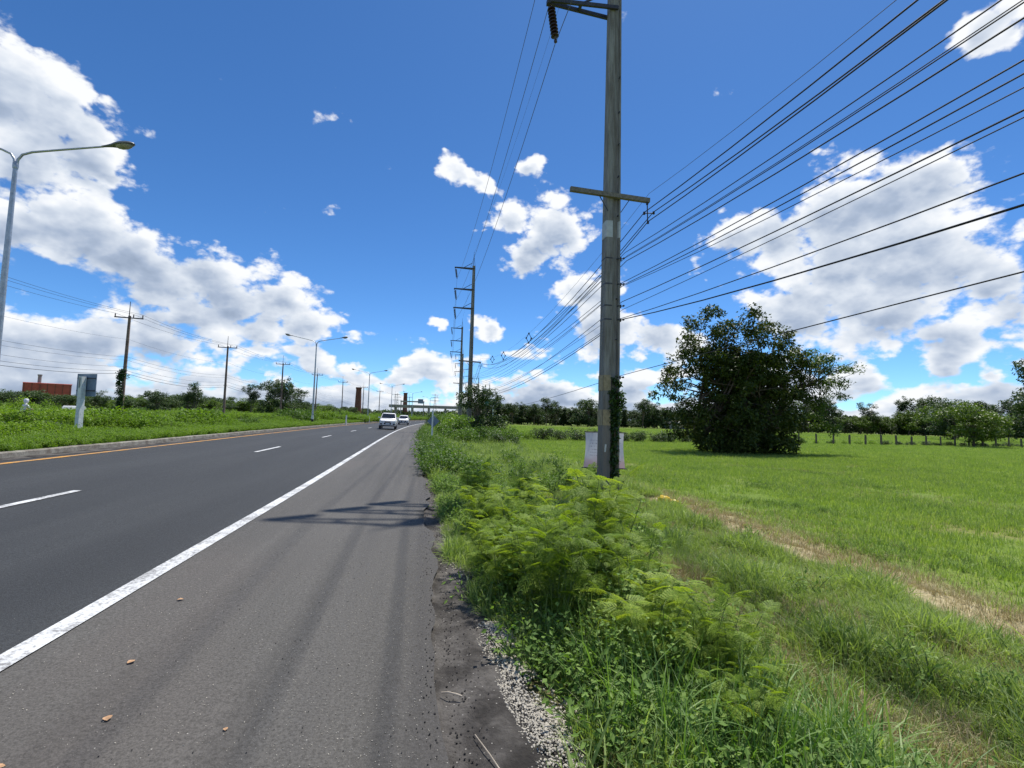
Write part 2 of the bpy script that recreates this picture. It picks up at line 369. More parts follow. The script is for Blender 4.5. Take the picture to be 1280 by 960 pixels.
def groundmat():
    m_, t = new_mat('ground_turf')
    pos = t.new('ShaderNodeTexCoord').outputs['Object']
    xyz = t.new('ShaderNodeSeparateXYZ', {0: pos}).outputs; x, y = xyz[0], xyz[1]
    n = t.noise(pos, 0.25, 6, 0.6); n2 = t.noise(pos, 2.2, 6, 0.65); n3 = t.noise(pos, 14, 5, 0.7)
    bands = t.noise(t.vmul(pos, (0.010, 0.075, 0)), 1.0, 5, 0.65)
    field = t.mix(t.ramp(n, 0.3, 0.7), (0.13, 0.19, 0.035), (0.19, 0.24, 0.06))
    field = t.mix(t.ramp(n2, 0.35, 0.7, 0.0, 0.55), field, (0.11, 0.19, 0.02))
    field = t.mix(t.ramp(bands, 0.50, 0.66, 0.0, 0.6), field, (0.26, 0.26, 0.12))
    field = t.mix(t.ramp(bands, 0.46, 0.34, 0.0, 0.6), field, (0.10, 0.19, 0.02))
    field = t.mix(t.ramp(n3, 0.5, 0.75, 0.0, 0.5), field, (0.08, 0.12, 0.02))
    near = t.mix(t.ramp(n2, 0.3, 0.7), (0.09, 0.085, 0.04), (0.16, 0.145, 0.075))
    near = t.mix(t.ramp(n3, 0.45, 0.7, 0, 0.6), near, (0.10, 0.085, 0.05))
    wob = t.math('MULTIPLY_ADD', t.noise(pos, 0.6, 4), 1.0, -0.5)
    xs = t.math('ADD', x, wob)
    # bare dry strip along the edge of the field
    bare_c = t.mix(t.ramp(n3, 0.35, 0.7), (0.34, 0.28, 0.155), (0.54, 0.46, 0.29))
    bare = t.math('MULTIPLY', t.ramp(xs, 5.8, 6.2), t.ramp(xs, 6.8, 7.7, 0.85, 0.0))
    bare = t.math('MULTIPLY', bare, t.ramp(y, 15.0, 22.0, 1.0, 0.15))
    bare = t.math('MULTIPLY', bare, t.ramp(n2, 0.3, 0.5, 0.45, 1.0))
    f = t.ramp(xs, 5.9, 7.6)
    f = t.math('MAXIMUM', f, t.ramp(x, -9.0, -10.0, 0.0, 1.0))
    c = t.mix(f, near, field)
    c = t.mix(bare, c, bare_c)
    # brown stain of dead stubble further out
    sp = t.math('MULTIPLY', t.ramp(t.noise(pos, 0.16, 3), 0.56, 0.68, 0, 0.55), t.ramp(x, 7.0, 9.0))
    c = t.mix(t.math('MULTIPLY', sp, t.ramp(y, 30, 60, 1, 0.2)), c, (0.20, 0.17, 0.07))
    finish(t, c, 0.95, 0.1, bump=t.math('MULTIPLY_ADD', n3, 0.5, n2), bstr=0.8, bdist=0.06); return m_
M['ground'] = groundmat()

M['grass'] = leaf_mat('verge_grass', [(0.15, 0.21, 0.06), (0.26, 0.35, 0.11), (0.38, 0.46, 0.19), (0.58, 0.58, 0.36)], 0.42, 0.5, 0.3, 0.7)
M['grass_dark'] = leaf_mat('lush_grass', [(0.06, 0.13, 0.03), (0.12, 0.23, 0.05), (0.24, 0.36, 0.11), (0.40, 0.46, 0.2)], 0.38, 0.5, 0.3, 0.7)
M['grass_dry'] = leaf_mat('dry_grass', [(0.25, 0.205, 0.11), (0.43, 0.37, 0.20), (0.62, 0.56, 0.36)], 0.2, 0.7, 0.2, 0.9, (1.0, 0.9, 0.6))
M['field_grass'] = leaf_mat('field_grass', [(0.15, 0.235, 0.05), (0.27, 0.37, 0.09), (0.47, 0.51, 0.21)], 0.4, 0.5, 0.25, 0.6)
M['feather'] = leaf_mat('feathery_leaflets', [(0.10, 0.18, 0.025), (0.25, 0.37, 0.05), (0.50, 0.58, 0.13)], 0.48, 0.55, 0.25, 1.3, (1.25, 1.2, 0.35))
M['weed'] = leaf_mat('broad_weed_leaf', [(0.07, 0.14, 0.03), (0.17, 0.28, 0.055), (0.36, 0.47, 0.14)], 0.36, 0.62, 0.25, 0.9)
M['median'] = leaf_mat('median_weed_leaf', [(0.09, 0.17, 0.018), (0.17, 0.28, 0.03), (0.27, 0.38, 0.05)], 0.4, 0.5, 0.25, 0.25)
M['treedark'] = leaf_mat('dark_tree_leaf', [(0.030, 0.055, 0.020), (0.054, 0.092, 0.030), (0.095, 0.14, 0.045)], 0.25, 0.5, 0.3, 0.2)
M['treebig'] = leaf_mat('rain_tree_leaf', [(0.018, 0.036, 0.008), (0.040, 0.066, 0.012), (0.080, 0.105, 0.020), (0.15, 0.15, 0.035)], 0.2, 0.55, 0.25, 0.35)
M['treelite'] = leaf_mat('light_tree_leaf', [(0.055, 0.10, 0.016), (0.10, 0.16, 0.024), (0.16, 0.22, 0.036)], 0.3, 0.5, 0.3, 0.2)
M['shrub'] = leaf_mat('roadside_shrub_leaf', [(0.045, 0.095, 0.016), (0.095, 0.175, 0.026), (0.16, 0.25, 0.045)], 0.35, 0.5, 0.3, 0.4)
M['vine'] = leaf_mat('vine_leaf', [(0.018, 0.045, 0.010), (0.035, 0.08, 0.014), (0.07, 0.13, 0.02)], 0.25, 0.4, 0.45, 2.0)
M['stone'] = plain('pale_limestone', (0.43, 0.395, 0.33), 0.85, 0.2, 0, 30, 0.35, 0, 'Object')
M['darkstone'] = plain('dark_asphalt_crumb', (0.045, 0.042, 0.040), 0.9, 0.2, 0, 30, 0.35)

# ------------------------------------------------------------------ the lie of the land
CY = np.array([-60, 0, 7, 11, 20, 32, 47, 60, 75, 97, 120, 150, 190, 240, 300, 380, 480, 600.])
CX = np.array([0, 0, -.08, -.25, -.6, -1.1, -1.6, -1.85, -1.95, -1.7, -1.0, 0.8, 4.8, 12.5, 25, 47, 82, 130.])
_cc = np.polyfit  # noqa
def curve(y):
    # smooth the table a little so that the painted lines do not kink
    y = np.asarray(y, float)
    return sum(np.interp(y + k, CY, CX) for k in (-6, -4, -2, 0, 2, 4, 6)) / 7.0 * np.clip(y / 6, 0, 1)
PX = np.array([-400, -60, -45, -33, -29.6, -29.4, -19.6, -19.4, -14, -11.0, -10.42, -10.38, -10, 0.10, 0.40, 1.0, 1.8, 2.8, 3.6, 4.9, 6.0, 7.5, 20, 2000.])
PZ = np.array([-.2, 0.0, 0.1, 0.25, 0.40, 0.38, 0.38, 0.42, 0.34, 0.40, 0.40, 0.19, 0.19, -0.07, -0.05, -0.13, -.27, -.42, -.50, -.42, -.52, -.6, -.6, -.6])
def gz(x, y):
    x = np.asarray(x, float); y = np.asarray(y, float); xr = x - curve(y)
    z = np.interp(xr, PX, PZ)
    w = np.clip((xr - 0.6) / 1.0, 0, 1) + np.clip((-10.8 - xr) / 1.0, 0, 1) * np.clip((xr + 19.4) / .5, 0, 1)
    z = z + w * (0.045 * np.sin(x * 2.1 + np.sin(y * 1.3) * 1.4) * np.sin(y * 1.7 + x * .6) + 0.03 * np.sin(x * 5.3 + y * 3.1)) * np.clip(1 - (y - 40) / 60, 0, 1) * np.clip(1 - (xr - 7) / 6, .25, 1)
    return z
def grid(xs, ys, fz, fx=None):
    X, Y = np.meshgrid(xs, ys); 
    XX = X + (curve(Y) if fx else 0)
    Z = fz(X, Y, XX)
    V = np.stack([XX, Y, Z], -1).reshape(-1, 3); nx, ny = len(xs), len(ys)
    i = np.arange(nx * ny).reshape(ny, nx)
    Fq = np.stack([i[:-1, :-1], i[:-1, 1:], i[1:, 1:], i[1:, :-1]], -1).reshape(-1, 4)
    return V, Fq, X.ravel(), Y.ravel()
def sheet(name, xs, ys, fz, mat, curved=True, uv=False, jit=None):
    V, Fq, U, Vv = grid(xs, ys, fz, curved)
    if jit is not None: V = jit(V, U, Vv)
    me = mesh_np(name, V, Fq, mat, smooth=True)
    if uv:
        l = me.uv_layers.new(name='UVMap'); idx = Fq.ravel()
        l.data.foreach_set('uv', np.stack([U[idx], Vv[idx]], -1).astype(np.float32).ravel())
    return tag(obj(name, me), kind='structure')
ysr = np.concatenate([np.arange(-40, 0, 4), np.arange(0, 40, 0.5), np.arange(40, 120, 2), np.arange(120, 601, 5)])
xs_g = np.unique(np.concatenate([np.array([-3000, -1500, -800, -400, -200, -100, -60, -45, -38, -33, -30, -29.6, -29.4, -25, -19.6, -19.4, -18, -16, -14, -12, -11.0, -10.42, -10.38, -10.0, -7, -4, -2, -0.5, 0.10, 0.25]), np.arange(0.4, 9, 0.2), np.arange(9, 30, 1.0), np.array([35, 45, 60, 80, 110, 150, 220, 350, 600, 1200, 3000.])]))
ys_g = np.unique(np.concatenate([np.array([-400, -100, -40, -20, -10, -4]), np.arange(0, 30, 0.25), np.arange(30, 80, 1), np.arange(80, 200, 4), np.array([200, 230, 270, 320, 400, 500, 600, 800, 1200, 2000, 4000, 8000])]))
def gzz(X, Y, XX): return gz(XX, Y)
# columns follow the road so that its edges stay aligned with the mesh
sheet('ground', xs_g, ys_g, lambda X, Y, XX: gz(XX, np.clip(Y, -60, 600)), M['ground'], True)
road_z = lambda off: (lambda X, Y, XX: -0.025 * X + off)
sheet('road', np.array([-10.35, -9, -8, -6, -4, -2.62, -2.38]), ysr, road_z(0.0), M['lane'], uv=True)
rs = np.random.default_rng(3)
jn = np.convolve(rs.normal(0, 0.06, 4002), np.ones(3) / 3, 'valid')[:4000]
def jit_edge(V, U, Y):
    k = U > 0.05; V = V.copy(); V[k, 0] += np.interp(Y[k], np.linspace(-40, 600, 4000), jn) + 0.05 * np.sin(Y[k] * 1.3) ; return V
ysf = np.unique(np.concatenate([ysr, np.arange(1.5, 30, 0.12)]))
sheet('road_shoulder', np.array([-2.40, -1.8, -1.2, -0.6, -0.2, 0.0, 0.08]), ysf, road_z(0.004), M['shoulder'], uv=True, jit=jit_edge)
# broken dark soil and tar spill below the edge of the shoulder
def dz(X, Y, XX): return gz(XX, Y) + 0.012 + np.where(X < 0.1, 0.02, 0) + 0.004 * np.sin(XX * 31 + Y * 9) * np.sin(Y * 17 + XX * 11)
def jit_d(V, U, Y):
    k = U > 0.7; V = V.copy(); V[k, 0] += 0.08 * np.sin(Y[k] * 0.9) + 0.06 * np.sin(Y[k] * 2.9 + 1); V[k, 2] -= 0.04; return V
sheet('dirt_verge', np.array([-0.05, 0.05, 0.15, 0.25, 0.35, 0.45, 0.60, 0.80]), ysf[ysf < 120], dz, M['dirt'], jit=jit_d)
# painted lines
def line(name, x0, x1, y0, y1, mat, off=0.009):
    n = max(2, int((y1 - y0) / 1.5) + 1)
    return sheet(name, np.array([x0, x1]), np.linspace(y0, y1, n), road_z(off), mat)
line('edge_line', -2.565, -2.405, -20, 600, M['white_line'])
line('median_line', -9.68, -9.52, -20, 600, M['yellow_line'])
k = 0
y = 9.75 - 3.3
while y < 260:
    line('lane_marking', -6.00, -5.87, y, y + 3.3, M['white_line']); y += 12.85
# kerb: face, rounded top, back
V = []; F = []
kp = [(-10.30, 0.20), (-10.32, 0.395), (-10.345, 0.415), (-10.50, 0.42), (-10.52, 0.40), (-10.52, 0.25)]
ysk = np.unique(np.concatenate([np.arange(-20, 120, 1.0), np.arange(120, 601, 5.0)]))
for y in ysk:
    c = float(curve(y)); 
    for (a, b) in kp: V.append((a + c + 0.006 * math.sin(y * 3.7), y, b + 0.006 * math.sin(y * 2.3) + 0.004 * math.sin(y * 7.1)))
n = len(kp)
for i in range(len(ysk) - 1):
    for j in range(n - 1): F.append((i * n + j, i * n + j + 1, (i + 1) * n + j + 1, (i + 1) * n + j))
tag(obj('kerb', mesh_np('kerb', V, F, M['kerb'])), kind='structure')
# gutter dirt between yellow line and kerb
sheet('gutter_dirt', np.array([-10.34, -10.2, -10.05, -9.95]), ysr, lambda X, Y, XX: -0.025 * X + 0.007 + np.where(X < -10.3, 0.02, 0), M['dirt'], jit=lambda V, U, Y: np.where((U > -10)[:, None], V + np.stack([0.10 * np.sin(Y * .8) + 0.05 * np.sin(Y * 2.3), 0 * Y, 0 * Y], -1), V))
# other carriageway
sheet('far_carriageway', np.array([-29.3, -26, -23, -19.7]), ysr, lambda X, Y, XX: X * 0 + 0.45, M['shoulder'], uv=True)
for (a, b) in ((-27.9, -27.75), (-20.8, -20.65)):
    sheet('far_edge_line', np.array([a, b]), ysr, lambda X, Y, XX: X * 0 + 0.456, M['white_line'])

# ------------------------------------------------------------------ vegetation builders
def frames(nrm):
    n = nrm / (np.linalg.norm(nrm, axis=1, keepdims=True) + 1e-9)
    a = RNG.normal(size=n.shape); a -= (a * n).sum(1, keepdims=True) * n; a /= np.linalg.norm(a, axis=1, keepdims=True) + 1e-9
    return n, a, np.cross(n, a)
def leaves(P, L, Wd, droop=0.3, up=0.6):
    """kite shaped folded leaves at points P; returns V, F(quads)"""
    n = len(P); nr = RNG.normal(size=(n, 3)); nr[:, 2] = np.abs(nr[:, 2]) + up
    nn, a, b = frames(nr)
    a = a.copy(); a[:, 2] -= droop; a /= np.linalg.norm(a, axis=1, keepdims=True)
    L = (L * RNG.uniform(.7, 1.25, n))[:, None]; Wd = (Wd * RNG.uniform(.7, 1.2, n))[:, None]
    p0 = P; p1 = P + a * L * .45 + b * Wd * .5; p2 = P + a * L - nn * L * .15; p3 = P + a * L * .45 - b * Wd * .5
    V = np.stack([p0, p1, p2, p3], 1).reshape(-1, 3); F = np.arange(4 * n).reshape(n, 4)
    return V, F
def clump_points(centers, radii, per, flat=0.8):
    n = len(centers); c = np.repeat(centers, per, 0); r = np.repeat(radii, per)[:, None]
    d = RNG.normal(size=c.shape); d /= np.linalg.norm(d, axis=1, keepdims=True)
    q = d * RNG.uniform(0.15, 1, (len(c), 1)) ** 0.45 * r; q[:, 2] *= flat
    return c + q
def lobe_clumps(lobes, n, shell=0.55):
    """lobes (x,y,z,rx,ry,rz): clump centres spread over them"""
    vol = np.array([l[3] * l[4] + l[4] * l[5] + l[3] * l[5] for l in lobes]); cnt = np.maximum(1, (n * vol / vol.sum()).astype(int))
    out = []
    for l, k in zip(lobes, cnt):
        d = RNG.normal(size=(k, 3)); d /= np.linalg.norm(d, axis=1, keepdims=True)
        out.append(np.array(l[:3]) + d * (RNG.uniform(shell, 1.0, (k, 1))) * np.array(l[3:6]))
    return np.concatenate(out)
def limb(mb, a, b, r0, r1, sag=0.1, n=5, sides=6):
    a = np.array(a, float); b = np.array(b, float); L = np.linalg.norm(b - a)
    off = RNG.normal(size=3) * L * 0.07
    P = []
    for i in range(n + 1):
        t_ = i / n; p = a * (1 - t_) + b * t_ + off * math.sin(math.pi * t_); p[2] += sag * L * math.sin(math.pi * t_) * .5
        P.append(p)
    mb.tube(P, [r0 + (r1 - r0) * i / n for i in range(n + 1)], sides); return P
def tree_meshes(name, h, lobes, nclump, per, leafL, clump_r, mat, trunk_r=0.2, trunks=None, nlimb=14, zmin=0.0, flat=0.8):
    cc = lobe_clumps(lobes, nclump); cc = cc[cc[:, 2] > zmin + .15 * h * 0]
    cr = RNG.uniform(.6, 1.2, len(cc)) * clump_r
    P = clump_points(cc, cr, per, flat); P = P[P[:, 2] > 0.02]
    V, F = leaves(P, leafL, leafL * .5)
    crown = mesh_np(name + '_crown', V, F, mat)
    mb = MB()
    for (bx, by, tx, ty, tz, r) in (trunks or [(0, 0, 0, 0, h * .55, trunk_r)]):
        P1 = limb(mb, (bx, by, -.15), (tx, ty, tz), r, r * .45, 0, 7, 8)
        near = cc[np.argsort(((cc - np.array([tx, ty, tz])) ** 2).sum(1))]
        for i in range(nlimb):
            q = near[int((i + RNG.random()) / nlimb * len(near) * .95)]
            j = int(RNG.integers(2, len(P1))); s_ = r * (.55 - .3 * j / len(P1))
            P2 = limb(mb, P1[j], q, s_, s_ * .25, .1, 4, 5)
            q2 = near[RNG.integers(0, len(near))]
            q2 = np.array(q) + (np.array(q2) - np.array(q)) * .25
            limb(mb, P2[2], q2, s_ * .4, s_ * .12, .05, 3, 4)
    trunk = mb.mesh(name + '_trunk', M['bark'], True)
    return crown, trunk
def put_tree(name, cm, tm, loc, rz, sc, label, cat='tree', group=None):
    e = empty(name, loc, rz); e.scale = sc if isinstance(sc, tuple) else (sc, sc, sc)
    tag(e, label, cat, group)
    obj('crown', cm, e)
    if tm: obj('trunk', tm, e)
    return e

# scattered ground cover: one object per kind, instancing small tufts on a cloud of points
def scatter_group(name, coll):
    g = bpy.data.node_groups.new(name, 'GeometryNodeTree')
    g.interface.new_socket('Geometry', in_out='INPUT', socket_type='NodeSocketGeometry')
    g.interface.new_socket('Geometry', in_out='OUTPUT', socket_type='NodeSocketGeometry')
    t = NT(g); gi = t.new('NodeGroupInput'); go = t.new('NodeGroupOutput')
    ci = t.new('GeometryNodeCollectionInfo'); ci.inputs[0].default_value = coll
    ci.inputs['Separate Children'].default_value = True; ci.inputs['Reset Children'].default_value = True
    rot = t.new('GeometryNodeInputNamedAttribute', data_type='FLOAT_VECTOR'); rot.inputs[0].default_value = 'rot'
    scl = t.new('GeometryNodeInputNamedAttribute', data_type='FLOAT'); scl.inputs[0].default_value = 'scl'
    idx = t.new('GeometryNodeInputNamedAttribute', data_type='INT'); idx.inputs[0].default_value = 'idx'
    io = t.new('GeometryNodeInstanceOnPoints')
    t.l.new(gi.outputs[0], io.inputs['Points']); t.l.new(ci.outputs[0], io.inputs['Instance'])
    io.inputs['Pick Instance'].default_value = True
    t.l.new(idx.outputs[0], io.inputs['Instance Index']); t.l.new(rot.outputs[0], io.inputs['Rotation']); t.l.new(scl.outputs[0], io.inputs['Scale'])
    t.l.new(io.outputs[0], go.inputs[0])
    return g
def scatter(name, pts, scl, variants, tilt=0.12):
    coll = bpy.data.collections.new(name + '_kinds')
    for i, me in enumerate(variants): coll.objects.link(bpy.data.objects.new('%s_%02d' % (name, i), me))
    n = len(pts)
    me = bpy.data.meshes.new(name); me.vertices.add(n); me.vertices.foreach_set('co', np.asarray(pts, np.float32).ravel())
    a = me.attributes.new('rot', 'FLOAT_VECTOR', 'POINT')
    r = np.stack([RNG.normal(0, tilt, n), RNG.normal(0, tilt, n), RNG.uniform(0, 6.283, n)], -1); a.data.foreach_set('vector', r.astype(np.float32).ravel())
    a = me.attributes.new('scl', 'FLOAT', 'POINT'); a.data.foreach_set('value', np.asarray(scl, np.float32))
    a = me.attributes.new('idx', 'INT', 'POINT'); a.data.foreach_set('value', RNG.integers(0, len(variants), n).astype(np.int32))
    for v in variants:
        for mt in v.materials:
            if mt.name not in [q.name for q in me.materials]: me.materials.append(mt)
    o = obj(name, me); md = o.modifiers.new('scatter', 'NODES'); md.node_group = scatter_group(name, coll)
    return tag(o, kind='stuff')
def tuft(name, n, h, spread, w, mat, curl=0.6, nseg=4, hv=0.35):
    V = []; F = []
    for i in range(n):
        a = RNG.uniform(0, 6.283); r = spread * math.sqrt(RNG.random()); bx, by = r * math.cos(a), r * math.sin(a)
        d = a + RNG.normal(0, .9); lean = RNG.uniform(.05, 1.0) * curl; H = h * RNG.uniform(1 - hv, 1 + hv); ww = w * RNG.uniform(.7, 1.3)
        dx, dy = math.cos(d), math.sin(d); px_, py_ = -dy, dx; x, y, z = bx, by, -0.02; ang = lean * .3
        base = len(V)
        for s_ in range(nseg + 1):
            k = ww * (1 - (s_ / nseg) ** 1.6) * .5
            if s_ < nseg: V += [(x - px_ * k, y - py_ * k, z), (x + px_ * k, y + py_ * k, z)]
            else: V += [(x, y, z)]
            step = H / nseg; x += dx * math.sin(ang) * step; y += dy * math.sin(ang) * step; z += math.cos(ang) * step; ang += lean * 2.0 / nseg
        for s_ in range(nseg - 1): F.append((base + 2 * s_, base + 2 * s_ + 1, base + 2 * s_ + 3, base + 2 * s_ + 2))
        F.append((base + 2 * nseg - 2, base + 2 * nseg - 1, base + 2 * nseg))
    return mesh_np(name, V, F, mat)
def weedplant(name, nst, h, leafL, leafW, mat, per=14, spread=.25):
    P = []; mb = MB()
    for i in range(nst):
        a = RNG.uniform(0, 6.283); t_ = np.array([math.cos(a), math.sin(a), 0]) * spread * RNG.uniform(.2, 1.6); H = h * RNG.uniform(.6, 1.15)
        b = np.array([RNG.normal(0, .05), RNG.normal(0, .05), -.02]); e = b + t_ + np.array([0, 0, H])
        P0 = limb(mb, b, e, .006, .002, .1, 4, 3)
        for k in range(per):
            u = RNG.uniform(.1, 1); P.append(b * (1 - u) + e * u + RNG.normal(0, .035, 3) + np.array([0, 0, .05 * H * math.sin(3.14 * u)]))
    V, F = leaves(np.array(P), leafL, leafW, .1, 1.0)
    nv = len(mb.V); VV = np.concatenate([np.array([tuple(v) for v in mb.V]), V]); FF = list(mb.F) + [tuple(f) for f in (F + nv).tolist()]
    fm = [1] * len(mb.F) + [0] * len(F)
    return mesh_np(name, VV, FF, [mat, M['stem']], fmat=fm)
def in_view(x, y, margin=6):
    az = np.degrees(np.arctan2(x, y)); return (az > -38 - margin) & (az < 54.5 + margin) & (y > 0.3)
def pts_zone(n, x0, x1, y0, y1, dens=None, curved=True, power=1.0):
    """points with density falling with distance (power>1 draws them nearer)"""
    u = RNG.random(n) ** power; y = y0 + (y1 - y0) * u; x = RNG.uniform(x0, x1, n)
    if curved: x = x + curve(y)
    k = in_view(x, y)
    if dens is not None: k &= RNG.random(n) < dens(x, y)
    x, y = x[k], y[k]
    return np.stack([x, y, gz(x, y)], -1)
def off_gravel(x, y): return (RNG.random(np.shape(x)) < .07) | ~((y < 4.0) & (x < .62 + (3.9 - y) * .22 + .12 * np.sin(y * 9 + x * 7)))
def edge(x, y, k=0.0): return (x - curve(y)) > np.clip(.64 - .10 * (y - 3.0), .27, .75) + k + .05 * np.sin(y * 5)
def nz(x, y, s=1.0, o=0.0):
    return .5 + .25 * (np.sin(x * s * 1.7 + 1.3 * np.sin(y * s * .9 + o) + o) + np.sin(y * s * 1.3 + 1.1 * np.sin(x * s * 1.1 + 2 + o)))

# --- verge grass
tv = [tuft('grass_tuft', 26, .17, .11, .009, M['grass'], 1.3) for i in range(5)] + [tuft('grass_tuft', 12, .30, .08, .010, M['grass'], 1.5, 5) for i in range(2)]
P = pts_zone(44000, 0.27, 6.3, 1.3, 16, lambda x, y: np.clip(.35 + .8 * nz(x, y, 1.5), 0, 1) * (1 - .8 * np.exp(-((x - curve(y) - 3.1) / .6) ** 2)) * np.clip((5.9 - x + .35 * np.sin(y * 1.3)) / .6, 0, 1) * off_gravel(x, y) * edge(x, y), power=1.15)
scatter('grass', P, RNG.uniform(.5, 1.2, len(P)) * (0.45 + 1.0 * nz(P[:, 0], P[:, 1], 2.6, 3) ** 1.6), tv, .38)
P = pts_zone(34000, 0.28, 7.0, 14, 70, lambda x, y: np.clip(.5 + .6 * nz(x, y, .8), 0, 1), power=1.3)
scatter('grass', P, RNG.uniform(.8, 1.6, len(P)) * (1 + (P[:, 1] - 14) / 60), tv)
# deep green long grass at the foot of the near bushes
tl = [tuft('lush_tuft', 20, .52, .10, .014, M['grass_dark'], 1.3, 6) for i in range(4)]
P = pts_zone(380, 0.9, 2.6, 1.4, 3.4, lambda x, y: np.clip(nz(x, y, 2.2, 1.0) * 1.2, 0, 1) * off_gravel(x - .12, y))
scatter('grass', P, RNG.uniform(.45, 1.0, len(P)), tl)
# dry grass in the ditch and along the bare strip
td = [tuft('dry_tuft', 22, .12, .12, .006, M['grass_dry'], 1.4, 4, .5) for i in range(4)]
P = np.concatenate([pts_zone(9000, 2.3, 4.4, 1.6, 22, lambda x, y: np.exp(-((x - curve(y) - 3.15) / .55) ** 2) * np.clip(nz(x, y, 1.7) * 1.5, .1, 1)),
                    pts_zone(7000, 5.6, 8.4, 2.5, 24, lambda x, y: np.exp(-((x - curve(y) - 6.9) / .8) ** 2)),
                    pts_zone(24000, 0.9, 6.0, 1.6, 30, lambda x, y: np.clip(nz(x, y, 2.5, 5) * 1.8 - .6, 0.12, 1) * off_gravel(x, y)),
                    pts_zone(9000, 7.2, 30, 4, 30, lambda x, y: np.clip(nz(x, y, .45, 2) * 3 - 1.5, 0.03, 1))])
scatter('dry_grass', P, RNG.uniform(.5, 1.2, len(P)), td)
# field grass
tf = [tuft('field_tuft', 24, .10, .16, .010, M['field_grass'], .9, 3, .5) for i in range(5)] + [tuft('field_tuft', 20, .11, .16, .008, M['grass'], 1.2, 3, .5)]
def fd(x, y): return np.clip((x - 6.6) / 2.4, 0.05, 1) * np.clip(-.1 + nz(x, y, .55, 1) * 1.1 + nz(x, y, 1.9, 4) * .5, 0.05, 1)
P = pts_zone(90000, 6.4, 46, 2.0, 34, fd, False, 1.25)
scatter('field_grass', P, RNG.uniform(.6, 1.25, len(P)) * (1 + P[:, 1] / 40), tf)
P = pts_zone(50000, 6.4, 95, 32, 62, lambda x, y: np.clip(.5 + nz(x, y, .3), 0, 1), False)
scatter('field_grass', P, RNG.uniform(1.4, 2.4, len(P)), tf)
P = pts_zone(50000, 8, 240, 62, 165, lambda x, y: np.clip(.4 + nz(x * .3, y, .2) * .9, 0, 1), False, 1.2)
scatter('field_grass', P, RNG.uniform(2.2, 4.0, len(P)), tf)
# low broad-leaved weeds in the verge and in patches of the field
wp = [weedplant('weed_plant', 7, .26, .045, .026, M['weed'], 12, .18) for i in range(4)]
P = np.concatenate([pts_zone(5200, 0.3, 2.8, 1.5, 22, lambda x, y: np.clip(nz(x, y, 1.3, 4) * 1.4 - .1, 0, 1) * off_gravel(x, y) * edge(x, y, .05), power=1.2),
                    pts_zone(900, 3.6, 5.8, 2, 22, lambda x, y: np.clip(nz(x, y, 1.9, 7) * 1.6 - 1.0, 0, 1)),
                    pts_zone(14000, 7.5, 30, 4, 26, lambda x, y: np.clip(nz(x, y, .9, 7) * 4 - 2.6, 0, 1))])
scatter('weeds', P, np.where(P[:, 0] > 7.2, RNG.uniform(.35, .6, len(P)), RNG.uniform(.55, 1.25, len(P))), wp)
# roadside weeds further along the right edge
P = pts_zone(9000, 0.2, 6.5, 14, 110, lambda x, y: np.clip(1.15 - (x - curve(y)) / 1.7, .04, 1) * np.clip(nz(x, y, .7, 4) * 1.5, .1, 1), power=1.25)
wv = [weedplant('roadside_weed', 12, .5, .085, .05, M['shrub'], 16, .35) for i in range(4)]
scatter('weeds', P, RNG.uniform(.5, 1.3, len(P)), wv)
# median: lush low weeds, taller towards its middle
mv = [weedplant('median_weed', 14, .55, .10, .055, M['median'], 16, .4) for i in range(4)]
mt = [tuft('median_tuft', 34, .34, .22, .022, M['median'], .8, 3) for i in range(3)]
P = pts_zone(26000, -19.2, -10.6, 8, 90, None, power=1.5)
xr = P[:, 0] - curve(P[:, 1]); s_ = .42 + 1.25 * np.exp(-((xr + 16.6) / 2.2) ** 2) * np.clip(nz(P[:, 0], P[:, 1], .5, 2) * 2.4 - 1.15, 0, 1.0)
scatter('median_weeds', P, RNG.uniform(.7, 1.25, len(P)) * s_ * (1 + P[:, 1] / 150), mv + mt)
P = pts_zone(16000, -19.2, -10.6, 85, 330, None, power=1.1)
scatter('median_weeds', P, RNG.uniform(1.2, 2.2, len(P)), mv + mt)
P = pts_zone(26000, -60, -29.6, 20, 260, lambda x, y: np.clip(.3 + nz(x, y, .2), 0, 1), power=1.5)
scatter('far_roadside_weeds', P, RNG.uniform(1.0, 2.2, len(P)), mv + mt)

# --- gravel and crumbs
def rock(name, mat):
    bm = bmesh.new(); bmesh.ops.create_icosphere(bm, subdivisions=1, radius=1)
    for v in bm.verts: v.co = v.co * random.uniform(.65, 1.2); v.co.z *= .65
    me = bpy.data.meshes.new(name); bm.to_mesh(me); bm.free(); me.materials.append(mat); return me
rk = [rock('stone', M['stone']) for i in range(5)]; rd = [rock('crumb', M['darkstone']) for i in range(4)]
y = RNG.uniform(1.7, 4.1, 20000); c0 = 0.55 + (3.9 - y) * .13; x = c0 + RNG.normal(0, 1, len(y)) * (.06 + (4.1 - y) * .10)
k = (x > c0 - .22) & in_view(x, y, 10) & (RNG.random(len(y)) < np.clip(nz(x, y, 7, 1) * 2.2 - .45, .04, 1)); x, y = x[k], y[k]
P = np.stack([x, y, gz(x, y) + .004 + .035 * np.exp(-((x - (0.55 + (3.9 - y) * .13)) / .15) ** 2)], -1)
y2 = RNG.uniform(5, 26, 5000); x2 = curve(y2) + .42 + RNG.normal(0, .10, 5000) + np.where(RNG.random(5000) < .72, 40, 0); P2 = np.stack([x2, y2, gz(x2, y2) + .015], -1)
P = np.concatenate([P, P2])
scatter('gravel', P, np.concatenate([RNG.uniform(.003, .0105, len(P) - 5000), RNG.uniform(.006, .016, 5000)]), rk + rk + rd[:2], .6)
